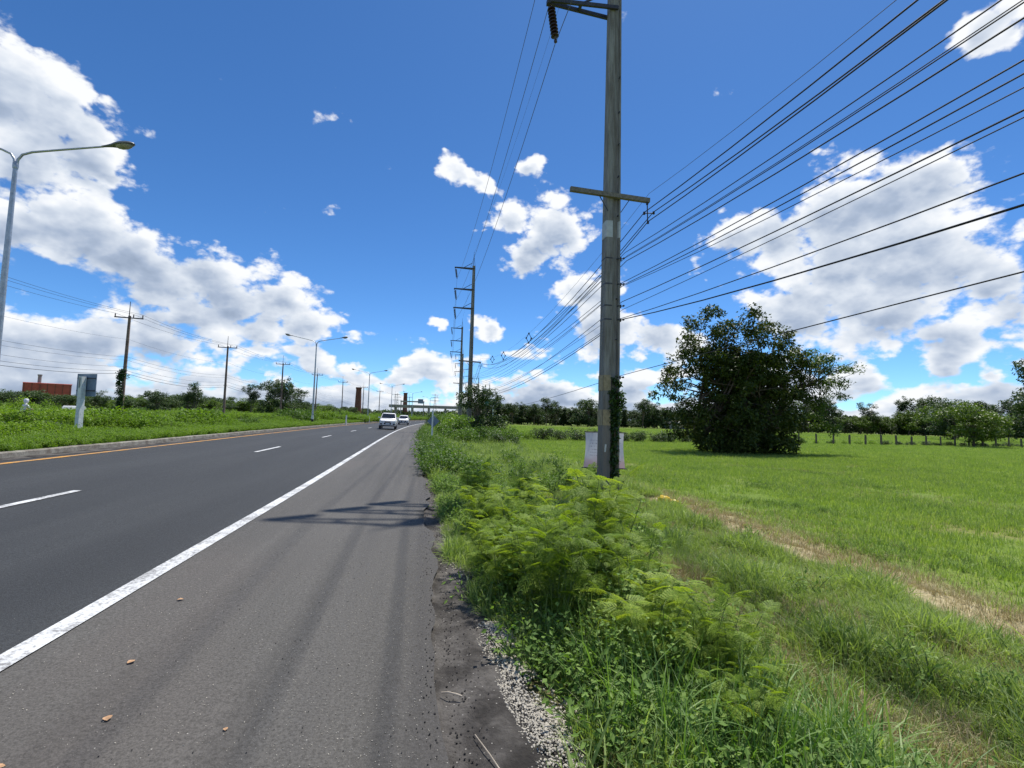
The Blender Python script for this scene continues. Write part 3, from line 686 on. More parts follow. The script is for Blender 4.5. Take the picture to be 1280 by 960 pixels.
y = 1.5 + 24 * RNG.random(5200) ** 1.6; x = curve(y) + np.where(RNG.random(5200) < .7, RNG.normal(.16, .11, 5200), RNG.uniform(-1.6, .4, 5200)); xr = x - curve(y)
P = np.stack([x, y, np.where(xr < .08, -.025 * xr + .008, gz(x, y) + .016)], -1)
scatter('asphalt_crumbs', P[:3600], RNG.uniform(.002, .008, 3600) * np.where(xr[:3600] < 0, .6, 1), rd, .6)
yg = 1.3 + 13 * RNG.random(7000) ** 1.7; xg = curve(yg) + np.where(RNG.random(7000) < .5, -abs(RNG.normal(0, .5, 7000)), RNG.uniform(-2.3, .1, 7000)); ug = xg - curve(yg)
Pg = np.stack([xg, yg, -.025 * ug + .006], -1)[ug > -2.35]
scatter('grit', Pg, RNG.uniform(.0012, .0042, len(Pg)), rk, .6)

# --- feathery shrubs on the verge
def frond(L):
    """bipinnate leaf along +x, drooping; quads"""
    Q = []
    npair = int(RNG.integers(5, 8))
    for i in range(npair):
        t_ = (i + 1) / npair; bx = L * (.25 + .75 * t_); bz = -L * .22 * t_ ** 2
        for sd_ in (-1, 1):
            ang = R_(RNG.uniform(48, 68)) * (1 - .35 * t_); pl = L * RNG.uniform(.42, .52) * (1 - .25 * t_); dx, dy = math.cos(ang), sd_ * math.sin(ang)
            nl = 8
            for j in range(nl):
                u = (j + .6) / nl; cx, cy, cz = bx + dx * pl * u, dy * pl * u, bz - pl * .3 * u * u
                for s2 in (-1, 1):
                    ex, ey = -dy * s2, dx * s2; ll = pl * .25 * (1 - .3 * abs(u - .4)); ww = pl * .05
                    ax, ay = dx * .4 + ex, dy * .4 + ey
                    Q += [(cx, cy, cz), (cx + ax * ll * .5 + dx * ww, cy + ay * ll * .5 + dy * ww, cz + .001), (cx + ax * ll, cy + ay * ll, cz - ll * .12), (cx + ax * ll * .5 - dx * ww, cy + ay * ll * .5 - dy * ww, cz)]
    return np.array(Q)
FR = [frond(1.0) for _ in range(4)]
def feathery(name, h, nst, spread, nf):
    V = []; mb = MB()
    for i in range(nst):
        a = 6.283 * (i + RNG.random()) / nst; out = spread * RNG.uniform(.3, 1.0); H = h * RNG.uniform(.65, 1.1)
        e = np.array([math.cos(a) * out, math.sin(a) * out, H]); P0 = limb(mb, (RNG.normal(0, .03), RNG.normal(0, .03), -.05), e, .008, .002, .15, 6, 5)
        for k in range(nf):
            u = .25 + .75 * (k + RNG.random()) / nf; q = np.array(P0[-1]) * u + np.array(P0[0]) * (1 - u); q[2] += .05 * math.sin(3.14 * u)
            q = np.array(P0[min(6, int(u * 6.0 + .75))]) 
            L = RNG.uniform(.09, .19) * (.75 + .35 * h); y_ = RNG.uniform(0, 6.283); p_ = R_(RNG.uniform(-25, 45)); rl = RNG.normal(0, .35)
            Rm = np.array(Matrix.Rotation(y_, 3, 'Z') @ Matrix.Rotation(-p_, 3, 'Y') @ Matrix.Rotation(rl, 3, 'X'))
            V.append(FR[RNG.integers(0, 4)] @ Rm.T * L + q)
            mb.tube([q, q + Rm @ np.array([L * .5, 0, -.05 * L]), q + Rm @ np.array([L, 0, -.2 * L])], [.0022, .0016, .001], 3, False)
    V = np.concatenate(V)
    return mesh_np(name + '_leaf', V, np.arange(len(V)).reshape(-1, 4), M['feather']), mb.mesh(name + '_stem', M['stem'], True)
fv = [feathery('feathery_shrub', .9, 14, .42, 17) for i in range(3)] + [feathery('feathery_shrub', .62, 12, .38, 14) for i in range(2)]
spots = [(2.00, 5.75, 1.05, 'tall feathery-leaved shrub right in front of the foot of the nearest concrete pole'),
 (1.30, 4.95, 1.05, 'bright feathery shrub in the middle of the near verge'), (0.70, 4.55, .80, 'feathery shrub leaning over the dark dirt beside the shoulder'),
 (1.02, 4.05, .95, 'feathery shrub just above the top of the white gravel patch'), (1.75, 4.30, 1.0, 'feathery shrub with pale arching leaf tips at the right side of the near bushes'),
 (1.55, 3.45, .85, 'feathery shrub over the dark long grass nearest the viewer'), (0.95, 6.00, .9, 'feathery shrub behind the first bushes near the shoulder edge'),
 (1.95, 6.75, .8, 'low feathery shrub left of the pole foot'), (0.70, 7.20, .8, 'feathery shrub on the shoulder edge by the crossarm shadow'),
 (0.72, 8.90, .85, 'feathery shrub at the shoulder edge beyond the crossarm shadow'), (2.05, 3.35, .8, 'yellow-green feathery shrub at the bottom right of the near bushes'),
 (1.85, 2.75, .75, 'feathery shrub at the bottom edge of the view'), (1.75, 5.3, 1.2, 'tall feathery shrub just left of the leafy bush before the pole'), (0.62, 5.35, .8, 'small feathery shrub hanging over the dark dirt'),
 (1.75, 9.9, .8, 'feathery shrub in the rough grass left of the banner')]
for i, (x, y, s_, lb) in enumerate(spots):
    lm, sm = fv[i % 3 if s_ > .78 else 3 + i % 2]
    e = empty('feathery_shrub', (x, y, float(gz(x, y)) - .02), RNG.uniform(0, 6.28)); e.scale = (s_, s_, s_ * RNG.uniform(.9, 1.1)); tag(e, lb, 'shrub', 'feathery shrubs on the near verge')
    obj('foliage', lm, e); obj('stem', sm, e)
# broad leaved bushes between them
bw = [weedplant('leafy_bush', 30, .72, .052, .034, M['weed'], 30, .36) for i in range(3)]
for i, (x, y, s_, lb) in enumerate([(2.30, 6.1, 1.3, 'tall dark leafy bush standing in front of the foot of the nearest concrete pole'), (1.30, 3.25, .75, 'dark leafy bush behind the gravel at the bottom of the verge'), (0.95, 4.75, .95, 'leafy bush among the feathery shrubs'), (1.6, 3.9, .85, 'leafy bush under the arching feathery leaves'), (1.0, 11.4, 1.0, 'leafy bush at the shoulder edge past the crossarm shadow'), (3.1, 13.5, .9, 'dark low bush in the rough grass left of the nearest pole'), (3.0, 17.5, 1.0, 'small dark bush in the middle of the rough grass verge')]):
    o = obj('leafy_bush', bw[i % 3], None, (x, y, float(gz(x, y)))); o.scale = (s_,) * 3; o.rotation_euler = (0, 0, i * 1.3); tag(o, lb, 'bush')

# ------------------------------------------------------------------ trees and shrubs
def rnd_lobes(h, w, n, z0=.3, kind='round'):
    L = []
    for i in range(n):
        if kind == 'round': L.append((RNG.normal(0, w * .22), RNG.normal(0, w * .22), h * RNG.uniform(z0 + .15, .82), w * RNG.uniform(.22, .36), w * RNG.uniform(.22, .36), h * RNG.uniform(.12, .2)))
        elif kind == 'tall':
            z = h * (z0 + (1 - z0 - .1) * (i + .5) / n); r = w * (.42 - .25 * i / n) * RNG.uniform(.7, 1.1); L.append((RNG.normal(0, w * .12), RNG.normal(0, w * .12), z, r, r, h * .11))
        elif kind == 'open':
            a = RNG.uniform(0, 6.28); r = w * RNG.uniform(.1, .42); L.append((r * math.cos(a), r * math.sin(a), h * RNG.uniform(.45, .9), w * .17, w * .17, h * .09))
    return L
TV = {}
TV['round'] = [tree_meshes('round_tree', 10, rnd_lobes(10, 8, 13, .05), 210, 34, .42, .85, M['treedark'], .22) for i in range(3)]
TV['tall'] = [tree_meshes('tall_tree', 13, rnd_lobes(13, 5.4, 11, .08, 'tall'), 190, 34, .42, .7, M['treedark'], .2) for i in range(3)]
TV['open'] = [tree_meshes('open_tree', 14, rnd_lobes(14, 7.5, 15, .3, 'open'), 150, 32, .42, .85, M['treedark'], .2) for i in range(3)]
TV['lite'] = [tree_meshes('light_tree', 8, rnd_lobes(8, 7, 11, .1), 190, 32, .38, .75, M['treelite'], .18) for i in range(3)]
def bush_meshes(w, h, nc, mat, leaf=.16):
    lb = [(RNG.normal(0, w * .22), RNG.normal(0, w * .22), h * RNG.uniform(.25, .6), w * RNG.uniform(.2, .32), w * RNG.uniform(.2, .32), h * RNG.uniform(.25, .38)) for i in range(6)]
    return tree_meshes('shrub', h, lb, nc, 26, leaf, .38, mat, .05, [(0, 0, RNG.normal(0, .2), RNG.normal(0, .2), h * .5, .05), (.1, .1, .5, -.2, h * .5, .04)], 6)
TV['bush'] = [bush_meshes(3.2, 2.2, 130, M['shrub']) for i in range(3)] + [bush_meshes(3.2, 2.2, 90, M['median']) for i in range(2)]
TV['dbush'] = [bush_meshes(3.0, 1.6, 80, M['treedark'], .15) for i in range(3)]
def T(kind, x, y, h, label, cat='tree', group=None, name=None, wide=1.0, i=None):
    v = TV[kind]; j = int(RNG.integers(0, len(v))) if i is None else i; cm, tm = v[j]
    base = {'round': 10, 'tall': 13, 'open': 14, 'lite': 8, 'bush': 2.2, 'dbush': 1.6}[kind]; s_ = h / base
    return put_tree(name or ('bush' if kind in ('bush', 'dbush') else 'tree'), cm, tm, (x, y, float(gz(x, min(y, 590))) - .05), RNG.uniform(0, 6.28), (s_ * wide, s_ * wide, s_), label, cat, group)
# the big spreading tree in the field: many stems from one stool, dense low skirt, thin airy branch to the right
# dense skirt low down, smaller separate heads of foliage above it with sky between them
big_lobes = [(-1.4, 0, 2.2, 3.8, 3.4, 2.3), (1.7, 0, 2.1, 3.5, 3.2, 2.2), (0.1, .2, 4.4, 4.2, 3.4, 2.0), (-.6, .2, 6.4, 3.3, 2.6, 2.0), (0, -.6, 1.0, 4.2, 3.2, 1.1), (1.5, 0, 5.8, 3.2, 2.4, 1.8), (-.2, .3, 3.2, 2.2, 2, 2.2)]
for (x_, z_, r_) in [(-5.6, 4.5, 1.0), (-4.4, 5.6, 1.2), (-5.5, 6.9, .8), (-4.3, 8.0, .9), (-3.0, 6.6, 1.5), (-3.4, 9.5, .75), (-2.2, 8.4, 1.2), (-1.9, 10.2, .85), (-.8, 9.3, 1.1), (-1.0, 7.2, 1.7), (.2, 10.1, .7), (.8, 8.9, 1.2), (2.0, 9.3, .8), (1.6, 7.3, 1.6), (3.0, 8.3, 1.0), (3.9, 7.0, 1.4), (3.6, 5.2, 1.7), (5.0, 6.2, 1.0), (5.0, 4.4, 1.2), (-4.8, 3.2, 1.1), (4.6, 3.0, 1.2), (-5.2, 2.0, .9), (.3, 5.9, 2.2)]:
    big_lobes.append((x_, RNG.uniform(-1.6, 1.6) * min(1, r_), z_, r_, r_ * 1.1, r_ * .8))
cm, tm = tree_meshes('big_tree', 10.5, big_lobes, 820, 64, .26, .62, M['treebig'], trunks=[(-1.6, 0, -2.6, .2, 5.5, .20), (-.8, .5, -.9, .6, 6.5, .24), (0, -.4, .5, 0, 6, .22), (.8, .3, 2.2, -.3, 5.5, .2), (1.5, -.2, 4.0, .3, 4.6, .18)], nlimb=30)
bt = put_tree('spreading_tree', cm, tm, (23.2, 35.6, -.62), 0, (1.03, 1.03, 1.07), 'big dense dark-green tree with a low skirt of leaves standing alone in the field', 'tree')
air = [(7.4, 0, 7.3, 1.3, 1.5, .5), (9.2, 0, 6.5, .8, 1.2, .45), (5.2, 0, 4.4, 1.4, 1.4, .7), (6.2, 0, 6.9, 1.7, 1.8, .55), (7.6, .2, 6.4, 1.5, 1.5, .6), (8.6, 0, 5.6, .9, 1.2, .7), (6.8, -.3, 5.3, 1.4, 1.2, .5), (5.4, 0, 7.7, 1.3, 1.5, .5), (8.4, 0, 4.6, .8, .9, .5), (6.2, 0, 3.4, 1.3, 1.3, .9), (7.0, 0, 2.2, 1.2, 1.2, .8)]
cc_ = lobe_clumps(air, 170, .2); V, F = leaves(clump_points(cc_, RNG.uniform(.35, .6, len(cc_)), 30, .5), .22, .09, .2)
obj('crown', mesh_np('airy_crown', V, F, M['treelite']), bt)
mb = MB()
P0 = limb(mb, (2.2, 0, 2.6), (6.6, 0, 5.6), .13, .06, .15, 6)
for q in cc_[::2]: 
    P1 = limb(mb, P0[int(RNG.integers(3, 7))], q, .035, .008, .12, 4, 4)
mb.build('trunk', M['bark'], bt, True)
# treeline beyond the far field
kinds = ['tall', 'open', 'round', 'tall', 'lite', 'tall', 'round', 'open']
LBL = {'tall': 'narrow dark tree', 'open': 'open-crowned tree', 'round': 'dark rounded tree', 'lite': 'lighter green low tree'}
i = 0
x = 16.0
while x < 262:
    yy = 205 - x * .16; kd = kinds[int(RNG.integers(0, 8))]; hm = RNG.uniform(8.5, 12.5) if x < 110 else RNG.uniform(10.5, 17)
    if kd == 'lite': hm *= .65
    T(kd, x, yy + RNG.uniform(-5, 8), hm, LBL[kd], 'tree', 'trees beyond the far field', wide=1.15); x += RNG.uniform(3.2, 5.2); i += 1
x = 14
while x < 280:
    T('round', x, 214 - x * .15, RNG.uniform(7, 9.5), 'half-hidden tree', 'tree', 'half-hidden trees behind the far row', wide=1.3); x += 5.6
# trees near the right edge of view
T('lite', 75.4, 60.5, 7.0, 'small round light-green tree standing at the fence', wide=1.15, i=0)
T('lite', 79.5, 62.5, 4.9, 'smaller yellow-green tree right beside the round tree at the fence', wide=1.1, i=1)
T('round', 132, 92, 15, 'large dark tree rising above the treeline at the right edge', wide=1.0, i=0)
T('open', 137, 95, 21, 'tallest open-crowned tree at the very right edge', wide=1.0, i=1)
T('round', 128, 108, 11, 'dark tree just left of the large right-edge tree', wide=1.2, i=2)
# roadside right
T('round', 4.2, 50.5, 5.6, 'dark round tree behind the foot of the second concrete pole', wide=1.0, i=1)
T('bush', 1.7, 36, 2.0, 'bushy shrub just behind the white sign post', 'bush', wide=1.1, i=0)
T('bush', 1.3, 43, 2.6, 'larger bushy shrub between sign post and second pole', 'bush', wide=1.0, i=1)
T('bush', 3.6, 40, 1.9, 'bushy shrub at the foot of the second pole on its near side', 'bush', i=2)
T('bush', 6.4, 47, 2.2, 'bushy shrub right of the second pole', 'bush', i=0)
T('dbush', 4.6, 37, 1.2, 'low dark shrub below the second pole', 'bush', i=0)
y = 56
while y < 230:
    T('bush', float(curve(y)) + 3.5 + RNG.normal(0, .8), y, RNG.uniform(2.2, 3.6), 'roadside shrub', 'bush', 'shrubs in the right roadside belt'); y += 4.5
# hedge along the fence
x = 5.5
while x < 31:
    T('dbush' if x > 11 else 'bush', x, 51.2 + x * .1, RNG.uniform(1.2, 1.75) if x > 10 else RNG.uniform(1.0, 1.4), 'dark low bush', 'bush', 'bushes of the dark hedge', 'hedge_bush'); x += 1.9
x = 33
while x < 92:
    T('bush' if x < 60 else 'dbush', x, 53.6 + x * .12, RNG.uniform(.7, 1.0), 'low scrubby bush', 'bush', 'scrub along the fence posts', 'hedge_bush'); x += 2.4
# left side
for (x, y, h, kd, lb, w_) in [(-38, 127, 11.5, 'round', 'tall dark tree behind the second street lamp', .9), (-37, 141, 9.0, 'round', 'dark rounded tree right of the tall dark tree behind the lamp', 1.1), (-41, 118, 8.5, 'open', 'loose-crowned dark tree left of the tall tree behind the lamp', 1.0),
     (-42, 93, 6.8, 'open', 'small open-crowned tree standing between the first two left utility poles', 1.0), (-52, 64, 5.0, 'open', 'thin open tree just right of the back of the road sign', 1.0), (-46, 100, 5.2, 'round', 'round tree close to the second left utility pole', 1.0), (-44, 86, 4.6, 'round', 'low round tree between sign and second left pole', 1.1)]:
    T(kd, x, y, h, lb, wide=w_)
y = 38
while y < 330:
    for xo, hh in ((-60, 5.2), (-72, 5.9), (-92, 7.4)):
        T(['round', 'round', 'lite', 'round', 'open'][int(RNG.integers(0, 5))], xo + RNG.uniform(-5, 5) + (0 if y < 180 else (y - 180) * .15), y + RNG.uniform(-2, 2), hh * RNG.uniform(.75, 1.2) * (.80 if -.9 < (xo / y) < -.48 else 1), 'low tree', 'tree', 'low trees beyond the left poles', wide=1.4)
    y += 7.5 if y < 150 else 11
y = 45
while y < 260:
    T('bush', -41 + float(curve(y)) + RNG.uniform(-3, 3), y, RNG.uniform(1.4, 2.6), 'bright shrub', 'bush', 'scrub along the left poles'); y += 4.6
# median shrubs
for y in [28, 46, 52, 60, 66, 71, 78, 84, 91, 97, 104, 112, 120, 128, 137, 146, 156, 166, 177, 190, 204, 220, 238, 258]:
    T('bush', -15.5 + float(curve(y)) + RNG.uniform(-1.6, 1.6), y, (RNG.uniform(.9, 1.4) if y < 60 else RNG.uniform(1.8, 3.0)), 'bright green shrub', 'bush', 'shrubs in the median')
for (x, y, h) in [(-18.2, 25.2, 1.35), (-17.2, 26.5, 1.3), (-18.9, 24.0, 1.2), (-15.9, 27.5, 1.05), (-18.4, 22.5, 1.0), (-14.6, 30.0, .9), (-16.8, 32.5, 1.1)]:
    T('bush', x, y, h, 'bright green shrub', 'bush', 'shrubs in the median', i=3, wide=1.3)

# ------------------------------------------------------------------ high poles on the right
# (x, y) of each; the line follows the road
HP = [(4.92, 13.94), (3.34, 54.6), (3.9, 93.5), (6.0, 133), (10.2, 172), (16.5, 210), (25, 247)]
GZ0 = [float(gz(x, y)) for x, y in HP]; G0 = GZ0[0]; GZ0[0] += .25; GZ0[1] -= .25
def pole_poly(w, d):
    # concrete post: wide face with a recessed channel on both sides
    h, k = w / 2, d / 2; a, b, r = -.02 * w / .5, h - .06, .09
    return [(-h + .03, -k), (a, -k), (a + .02, -k + r), (b - .02, -k + r), (b, -k), (h, -k), (h, k), (b, k), (b - .02, k - r), (a + .02, k - r), (a, k), (-h + .03, k), (-h, k - .03), (-h, -k + .03)]
def make_high_pole():
    e = empty('utility_pole', (0, 0, 0))
    mb = MB(); mb.prism(pole_poly(.54, .46), -.9, 19.3, .56); mb.build('post', M['pole'], e)
    # three arms reaching over the road side, each a pair of steel channels meeting at the tip
    for z in (14.42, 16.55, 18.95):
        a = MB()
        for sy in (-1, 1):
            p0, p1 = Vector((.05, sy * .22, z)), Vector((-2.10, sy * .05, z + .03)); d = p1 - p0
            rot = d.to_track_quat('X', 'Z').to_matrix(); a.box((p0 + p1) / 2, (d.length, .07, .11), rot)
        a.box((-1.1, 0, z + .01), (.08, .22, .07)); a.box((-2.08, 0, z), (.12, .16, .14))
        p0, p1 = Vector((-.2, -.1, z + .62)), Vector((-1.15, 0, z + .06)); d = p1 - p0
        a.box((p0 + p1) / 2, (d.length, .05, .05), d.to_track_quat('X', 'Z').to_matrix())
        a.build('crossarm', M['darksteel'], e)
        ins = MB(); tip = Vector((-2.02, 0, z - .05)); bot = Vector((-1.84, 0, z - 1.22)); dr = (bot - tip)
        q = dr.to_track_quat('-Z', 'Y').to_matrix().to_4x4()
        prof = [(.012, 0.0), (.02, -.10)]
        for i in range(9):
            zz = -.12 - i * .105; prof += [(.035, zz), (.118, zz - .035), (.125, zz - .055), (.045, zz - .075)]
        prof += [(.02, -1.10), (.05, -1.14), (.05, -1.2), (.01, -1.22)]
        ins.lathe(prof, n=12); me = ins.mesh('insulator', M['porcelain'], True); me.transform(Matrix.Translation(tip) @ q)
        obj('insulator', me, e)
    # lower wooden-looking arm for the covered distribution cable
    a = MB(); d = Vector((2.46, 0, -.10)); a.box((-.13, -.24, 8.50), (2.46, .115, .13), Matrix.Rotation(R_(2.4), 3, 'Y')); a.build('crossarm', M['armwood'], e)
    a = MB(); a.tube([(-.5, -.24, 8.50), (-.2, -.25, 8.0)], .016, 5); a.tube([(.5, -.24, 8.46), (.2, -.25, 8.0)], .012, 5); a.build('arm_brace', M['darksteel'], e)
    # lightning mast
    a = MB(); a.tube([(-.1, 0, 19.0), (-.02, 0, 20.3), (-.02, 0, 20.9)], [.03, .025, .012], 6); a.tube([(.16, 0, 19.0), (0, 0, 20.3)], .02, 5); a.build('mast', M['darksteel'], e)
    # spacer bracket hanging at the end of the lower arm
    a = MB(); a.tube([(1.03, -.24, 8.42), (1.05, -.24, 7.80)], .016, 6); a.tube([(.92, -.24, 8.05), (1.24, -.24, 8.08)], .016, 6)
    for p in ((.94, 8.05), (1.24, 8.09), (1.06, 7.78), (1.03, 8.36)): a.lathe([(.0, -.05), (.035, -.04), (.035, .04), (0, .05)], (p[0], -.24, p[1]), n=8)
    a.build('cable_bracket', M['blackplastic'], e)
    a = MB()
    for z in (12.2, 11.1, 10.1, 9.1, 7.9, 6.6, 5.4, 4.2): a.tube([(.12, -.26, z), (.12, -.18, z)], .022, 6)
    a.build('bolts', M['darksteel'], e)
    for z in (6.62, 5.85, 5.2, 4.79, 3.1):
        w = .27 * (1 - .44 * (z + .9) / 20.2); a = MB(); a.box((w + .02, -.10, z), (.05, .16, .10)); a.tube([(w + .03, -.12, z), (w + .09, -.22, z + .01)], .014, 5); a.lathe([(.0, -.03), (.028, -.025), (.028, .025), (0, .03)], (w + .09, -.235, z), 'Y', 8); a.build('cable_clamp', M['darksteel'], e)
        a = MB(); a.prism([(x * 1.0, y) for x, y in pole_poly(2 * w + .012, .46 * (1 - .44 * (z + .9) / 20.2) + .012)], z - .02, z + .02); a.build('strap', M['darksteel'], e)
    return e
hp = make_high_pole()
nearest = copy_tree(hp)
nth = ['nearest and by far the tallest-looking concrete pole, with ivy and a banner at its foot', 'second concrete power pole, rising behind the dark round tree', 'third concrete power pole along the shoulder, seen just left of the second', 'fourth concrete power pole, small between second and third', 'fifth concrete power pole, far away down the line', 'sixth concrete power pole, tiny down the line', 'seventh and farthest concrete power pole of the right-hand line']
for i, ((x, y), g0) in enumerate(zip(HP, GZ0)):
    o = hp if i == 0 else (nearest if i == 1 else copy_tree(hp))
    o.location = (x, y, g0); ang = 0.02 if i < 3 else -.15
    o.rotation_euler = (0, 0, ang); tag(o, nth[i], 'utility pole', 'concrete power poles on the right verge')
# painted bands on the nearest pole only
def band(z0, z1, mat, left_only=False):
    a = MB(); s0 = 1 - .44 * (z0 + .3) / 19.4; w, d = .54 * s0 + .008, .46 * s0 + .008
    if left_only:
        a.box((-w * .27, -d / 2, (z0 + z1) / 2), (w * .44, .006, z1 - z0)); a.box((-w / 2, 0, (z0 + z1) / 2), (.006, d * .9, z1 - z0))
    else:
        poly = pole_poly(w, d); s1 = (1 - .44 * (z1 + .3) / 19.4) / s0; a.prism(poly, z0, z1, s1)
    o = a.build('painted_band', mat, hp); return o
M['bandwhite'] = plain('faded_white_band', (0.50, 0.52, 0.52), 0.8, 0.2, 0, 7, .12)
M['bandbeige'] = plain('faded_yellow_band', (0.36, 0.29, 0.18), 0.85, 0.2, 0, 9, .2)
band(7.25, 7.75, M['bandwhite']); band(2.70, 3.15, M['bandbeige'], True); band(1.70, 2.15, M['bandbeige'], True)
M['tag'] = plain('torn_paper', (.6, .6, .58), .8)
a = MB(); a.box((-.17, -.235, 1.05), (.05, .006, .22), Matrix.Rotation(.1, 3, 'Y')); a.build('paper_scrap', M['tag'], hp)
# ivy in the channel
ctr = []
for i in range(95):
    z = 3.35 * RNG.random() ** .75 - .03; w = .03 + .15 * np.exp(-((z - 2.7) / .55) ** 2) + .05 * np.exp(-((z - 1.0) / .3) ** 2)
    ctr.append((4.92 + .13 + RNG.normal(0, w * .55), 13.94 - .22 - abs(RNG.normal(0, w * .5)), G0 + z))
ctr = np.array(ctr); V, F = leaves(clump_points(ctr, np.full(len(ctr), .09), 22, 1.0), .085, .06, .5, .1)
e = empty('ivy', (5.05, 13.7, G0)); tag(e, 'dark ivy climbing in the channel of the nearest concrete pole', 'climbing plant')
me = mesh_np('foliage', V - np.array([5.05, 13.7, G0]), F, M['vine']); obj('foliage', me, e)
a = MB(); a.tube([(0, 0, -.1), (.03, 0, .8), (-.03, -.02, 1.7), (.04, -.02, 2.5), (.0, -.03, 3.3)], [.03, .025, .02, .015, .008], 6); a.build('stem', M['bark'], e)

# ------------------------------------------------------------------ overhead cables
def span(a, b, sag, n=18, t0=0.0, t1=1.0):
    a, b = Vector(a), Vector(b)
    return [a.lerp(b, t_) - Vector((0, 0, 4 * sag * t_ * (1 - t_))) for t_ in [t0 + (t1 - t0) * i / n for i in range(n + 1)]]
def cable(name, pts, sags, r, mat, label, group, cat='cable'):
    r *= .78
    P = []
    for i in range(len(pts) - 1):
        s_ = span(pts[i], pts[i + 1], sags[i]); P += s_ if i == 0 else s_[1:]
    mb = MB(); mb.tube(P, r, 6, False); o = mb.build(name, mat, None, True); return tag(o, label, cat, group)
P0 = (5.5, -26.0)                       # next pole, behind the viewer
def line_pts(dx, hs, h0=None, first=None):
    """hs: height above datum at each pole"""
    pts = [(P0[0] + dx, P0[1], h0 if h0 is not None else hs[0])]
    for (x, y), h in zip(HP, hs): pts.append((x + dx, y, h))
    return pts
for i, z in enumerate((14.42, 16.55, 18.95)):
    hs = [g + z - 1.24 for g in GZ0]
    cable('power_line', line_pts(-1.84, hs), [1.3] * 8, .0135, M['alu'], ['lowest', 'middle', 'topmost'][i] + ' high-voltage wire hung from insulators on the road side of the right-hand poles', 'high-voltage wires of the right-hand line', 'power line')
cable('earth_wire', line_pts(-.02, [g + 20.8 for g in GZ0]), [1.0] * 8, .007, M['alu'], 'thin earth wire running along the mast tips of the right-hand poles', None, 'power line')
def run(name, L, h1, s0, r, lb, mat=None, sag2=1.0, hs=None, grp='covered cables on the field side of the right-hand poles'):
    pts = [(L, -26.06, h1)] + [(x + (L - HP[0][0]), y - .24, h1 + (GZ0[i] - GZ0[0]) * .5) for i, (x, y) in enumerate(HP)]
    return cable(name, pts, [s0] + [sag2] * 7, r, mat or M['cable'], lb, grp)
run('messenger_wire', 6.0, 8.46, 1.51, .007, 'thin bare support wire at the tip of the lower arm, topmost of the right-hand cables', M['alu'], 1.5)
run('power_cable', 5.86, 7.87, 1.16, .017, 'thick covered cable on the left hook of the bracket under the lower arm', None, 1.6)
run('power_cable', 6.14, 7.90, 1.25, .017, 'thick covered cable on the right hook of the bracket under the lower arm', None, 1.6)
run('power_cable', 5.98, 7.60, 1.05, .017, 'thick covered cable on the bottom hook of the bracket under the lower arm', None, 1.7)
M['cable2'] = plain('grey_cable', (0.03, 0.03, 0.034), .5)
comm = [(5.28, 6.60, 1.06, .011, 'topmost cable of the bundle just under the bracket cables'), (5.33, 6.50, 1.07, .008, 'thin second cable of the bundle just under the bracket cables'), (5.25, 6.42, 1.08, .010, 'third cable of the bundle just under the bracket cables'), (5.32, 6.35, 1.12, .013, 'lowest cable of the bundle just under the bracket cables'),
        (5.22, 5.70, .88, .011, 'upper cable of the middle group fixed halfway up the pole'), (5.26, 5.64, .94, .011, 'middle cable of the middle group fixed halfway up the pole'), (5.2, 5.58, 1.08, .008, 'thin lower cable of the middle group fixed halfway up the pole'),
        (5.2, 5.12, .75, .012, 'upper of the two cables below the middle group'), (5.24, 4.90, .52, .008, 'thin lower of the two cables below the middle group'),
        (5.2, 4.63, .88, .011, 'upper of the two lowest parallel cables'), (5.22, 4.60, 1.22, .016, 'thick lower cable of the two lowest parallel cables')]
for k, (L, h, s_, r, lb) in enumerate(comm):
    run('communication_cable', L, h, s_, r, lb, None, .75 + .12 * (k % 4))
run('communication_cable', 5.2, 2.95, -.15, .010, 'single slack cable hanging lowest of all, crossing in front of the big tree', None, .5)
def cable_z(h1, s, t_): return h1 - 4 * s * t_ * (1 - t_)
# diamond spacers on the covered cables between the first and second pole
for t_, lb in ((.40, 'diamond-shaped cable spacer nearest the first pole'), (.63, 'diamond-shaped cable spacer in the middle of the first span'), (.78, 'diamond-shaped cable spacer nearest the second pole')):
    cx = 6.0 + (HP[1][0] - HP[0][0]) * t_; cy = 13.7 + (54.36 - 13.7) * t_; cz = 8.15 - 4 * 1.58 * t_ * (1 - t_)
    a = MB()
    Q = [(0, .30), (.16, .0), (0, -.30), (-.16, 0)]
    for i in range(4): a.tube([(Q[i][0], 0, Q[i][1]), (Q[(i + 1) % 4][0], 0, Q[(i + 1) % 4][1])], .02, 5)
    for q in Q: a.lathe([(0, -.05), (.05, -.04), (.05, .04), (0, .05)], (q[0], 0, q[1]), 'Y', 8)
    o = a.build('cable_spacer', M['blackplastic'], None, False, (cx, cy, cz)); tag(o, lb, 'cable spacer', 'cable spacers')

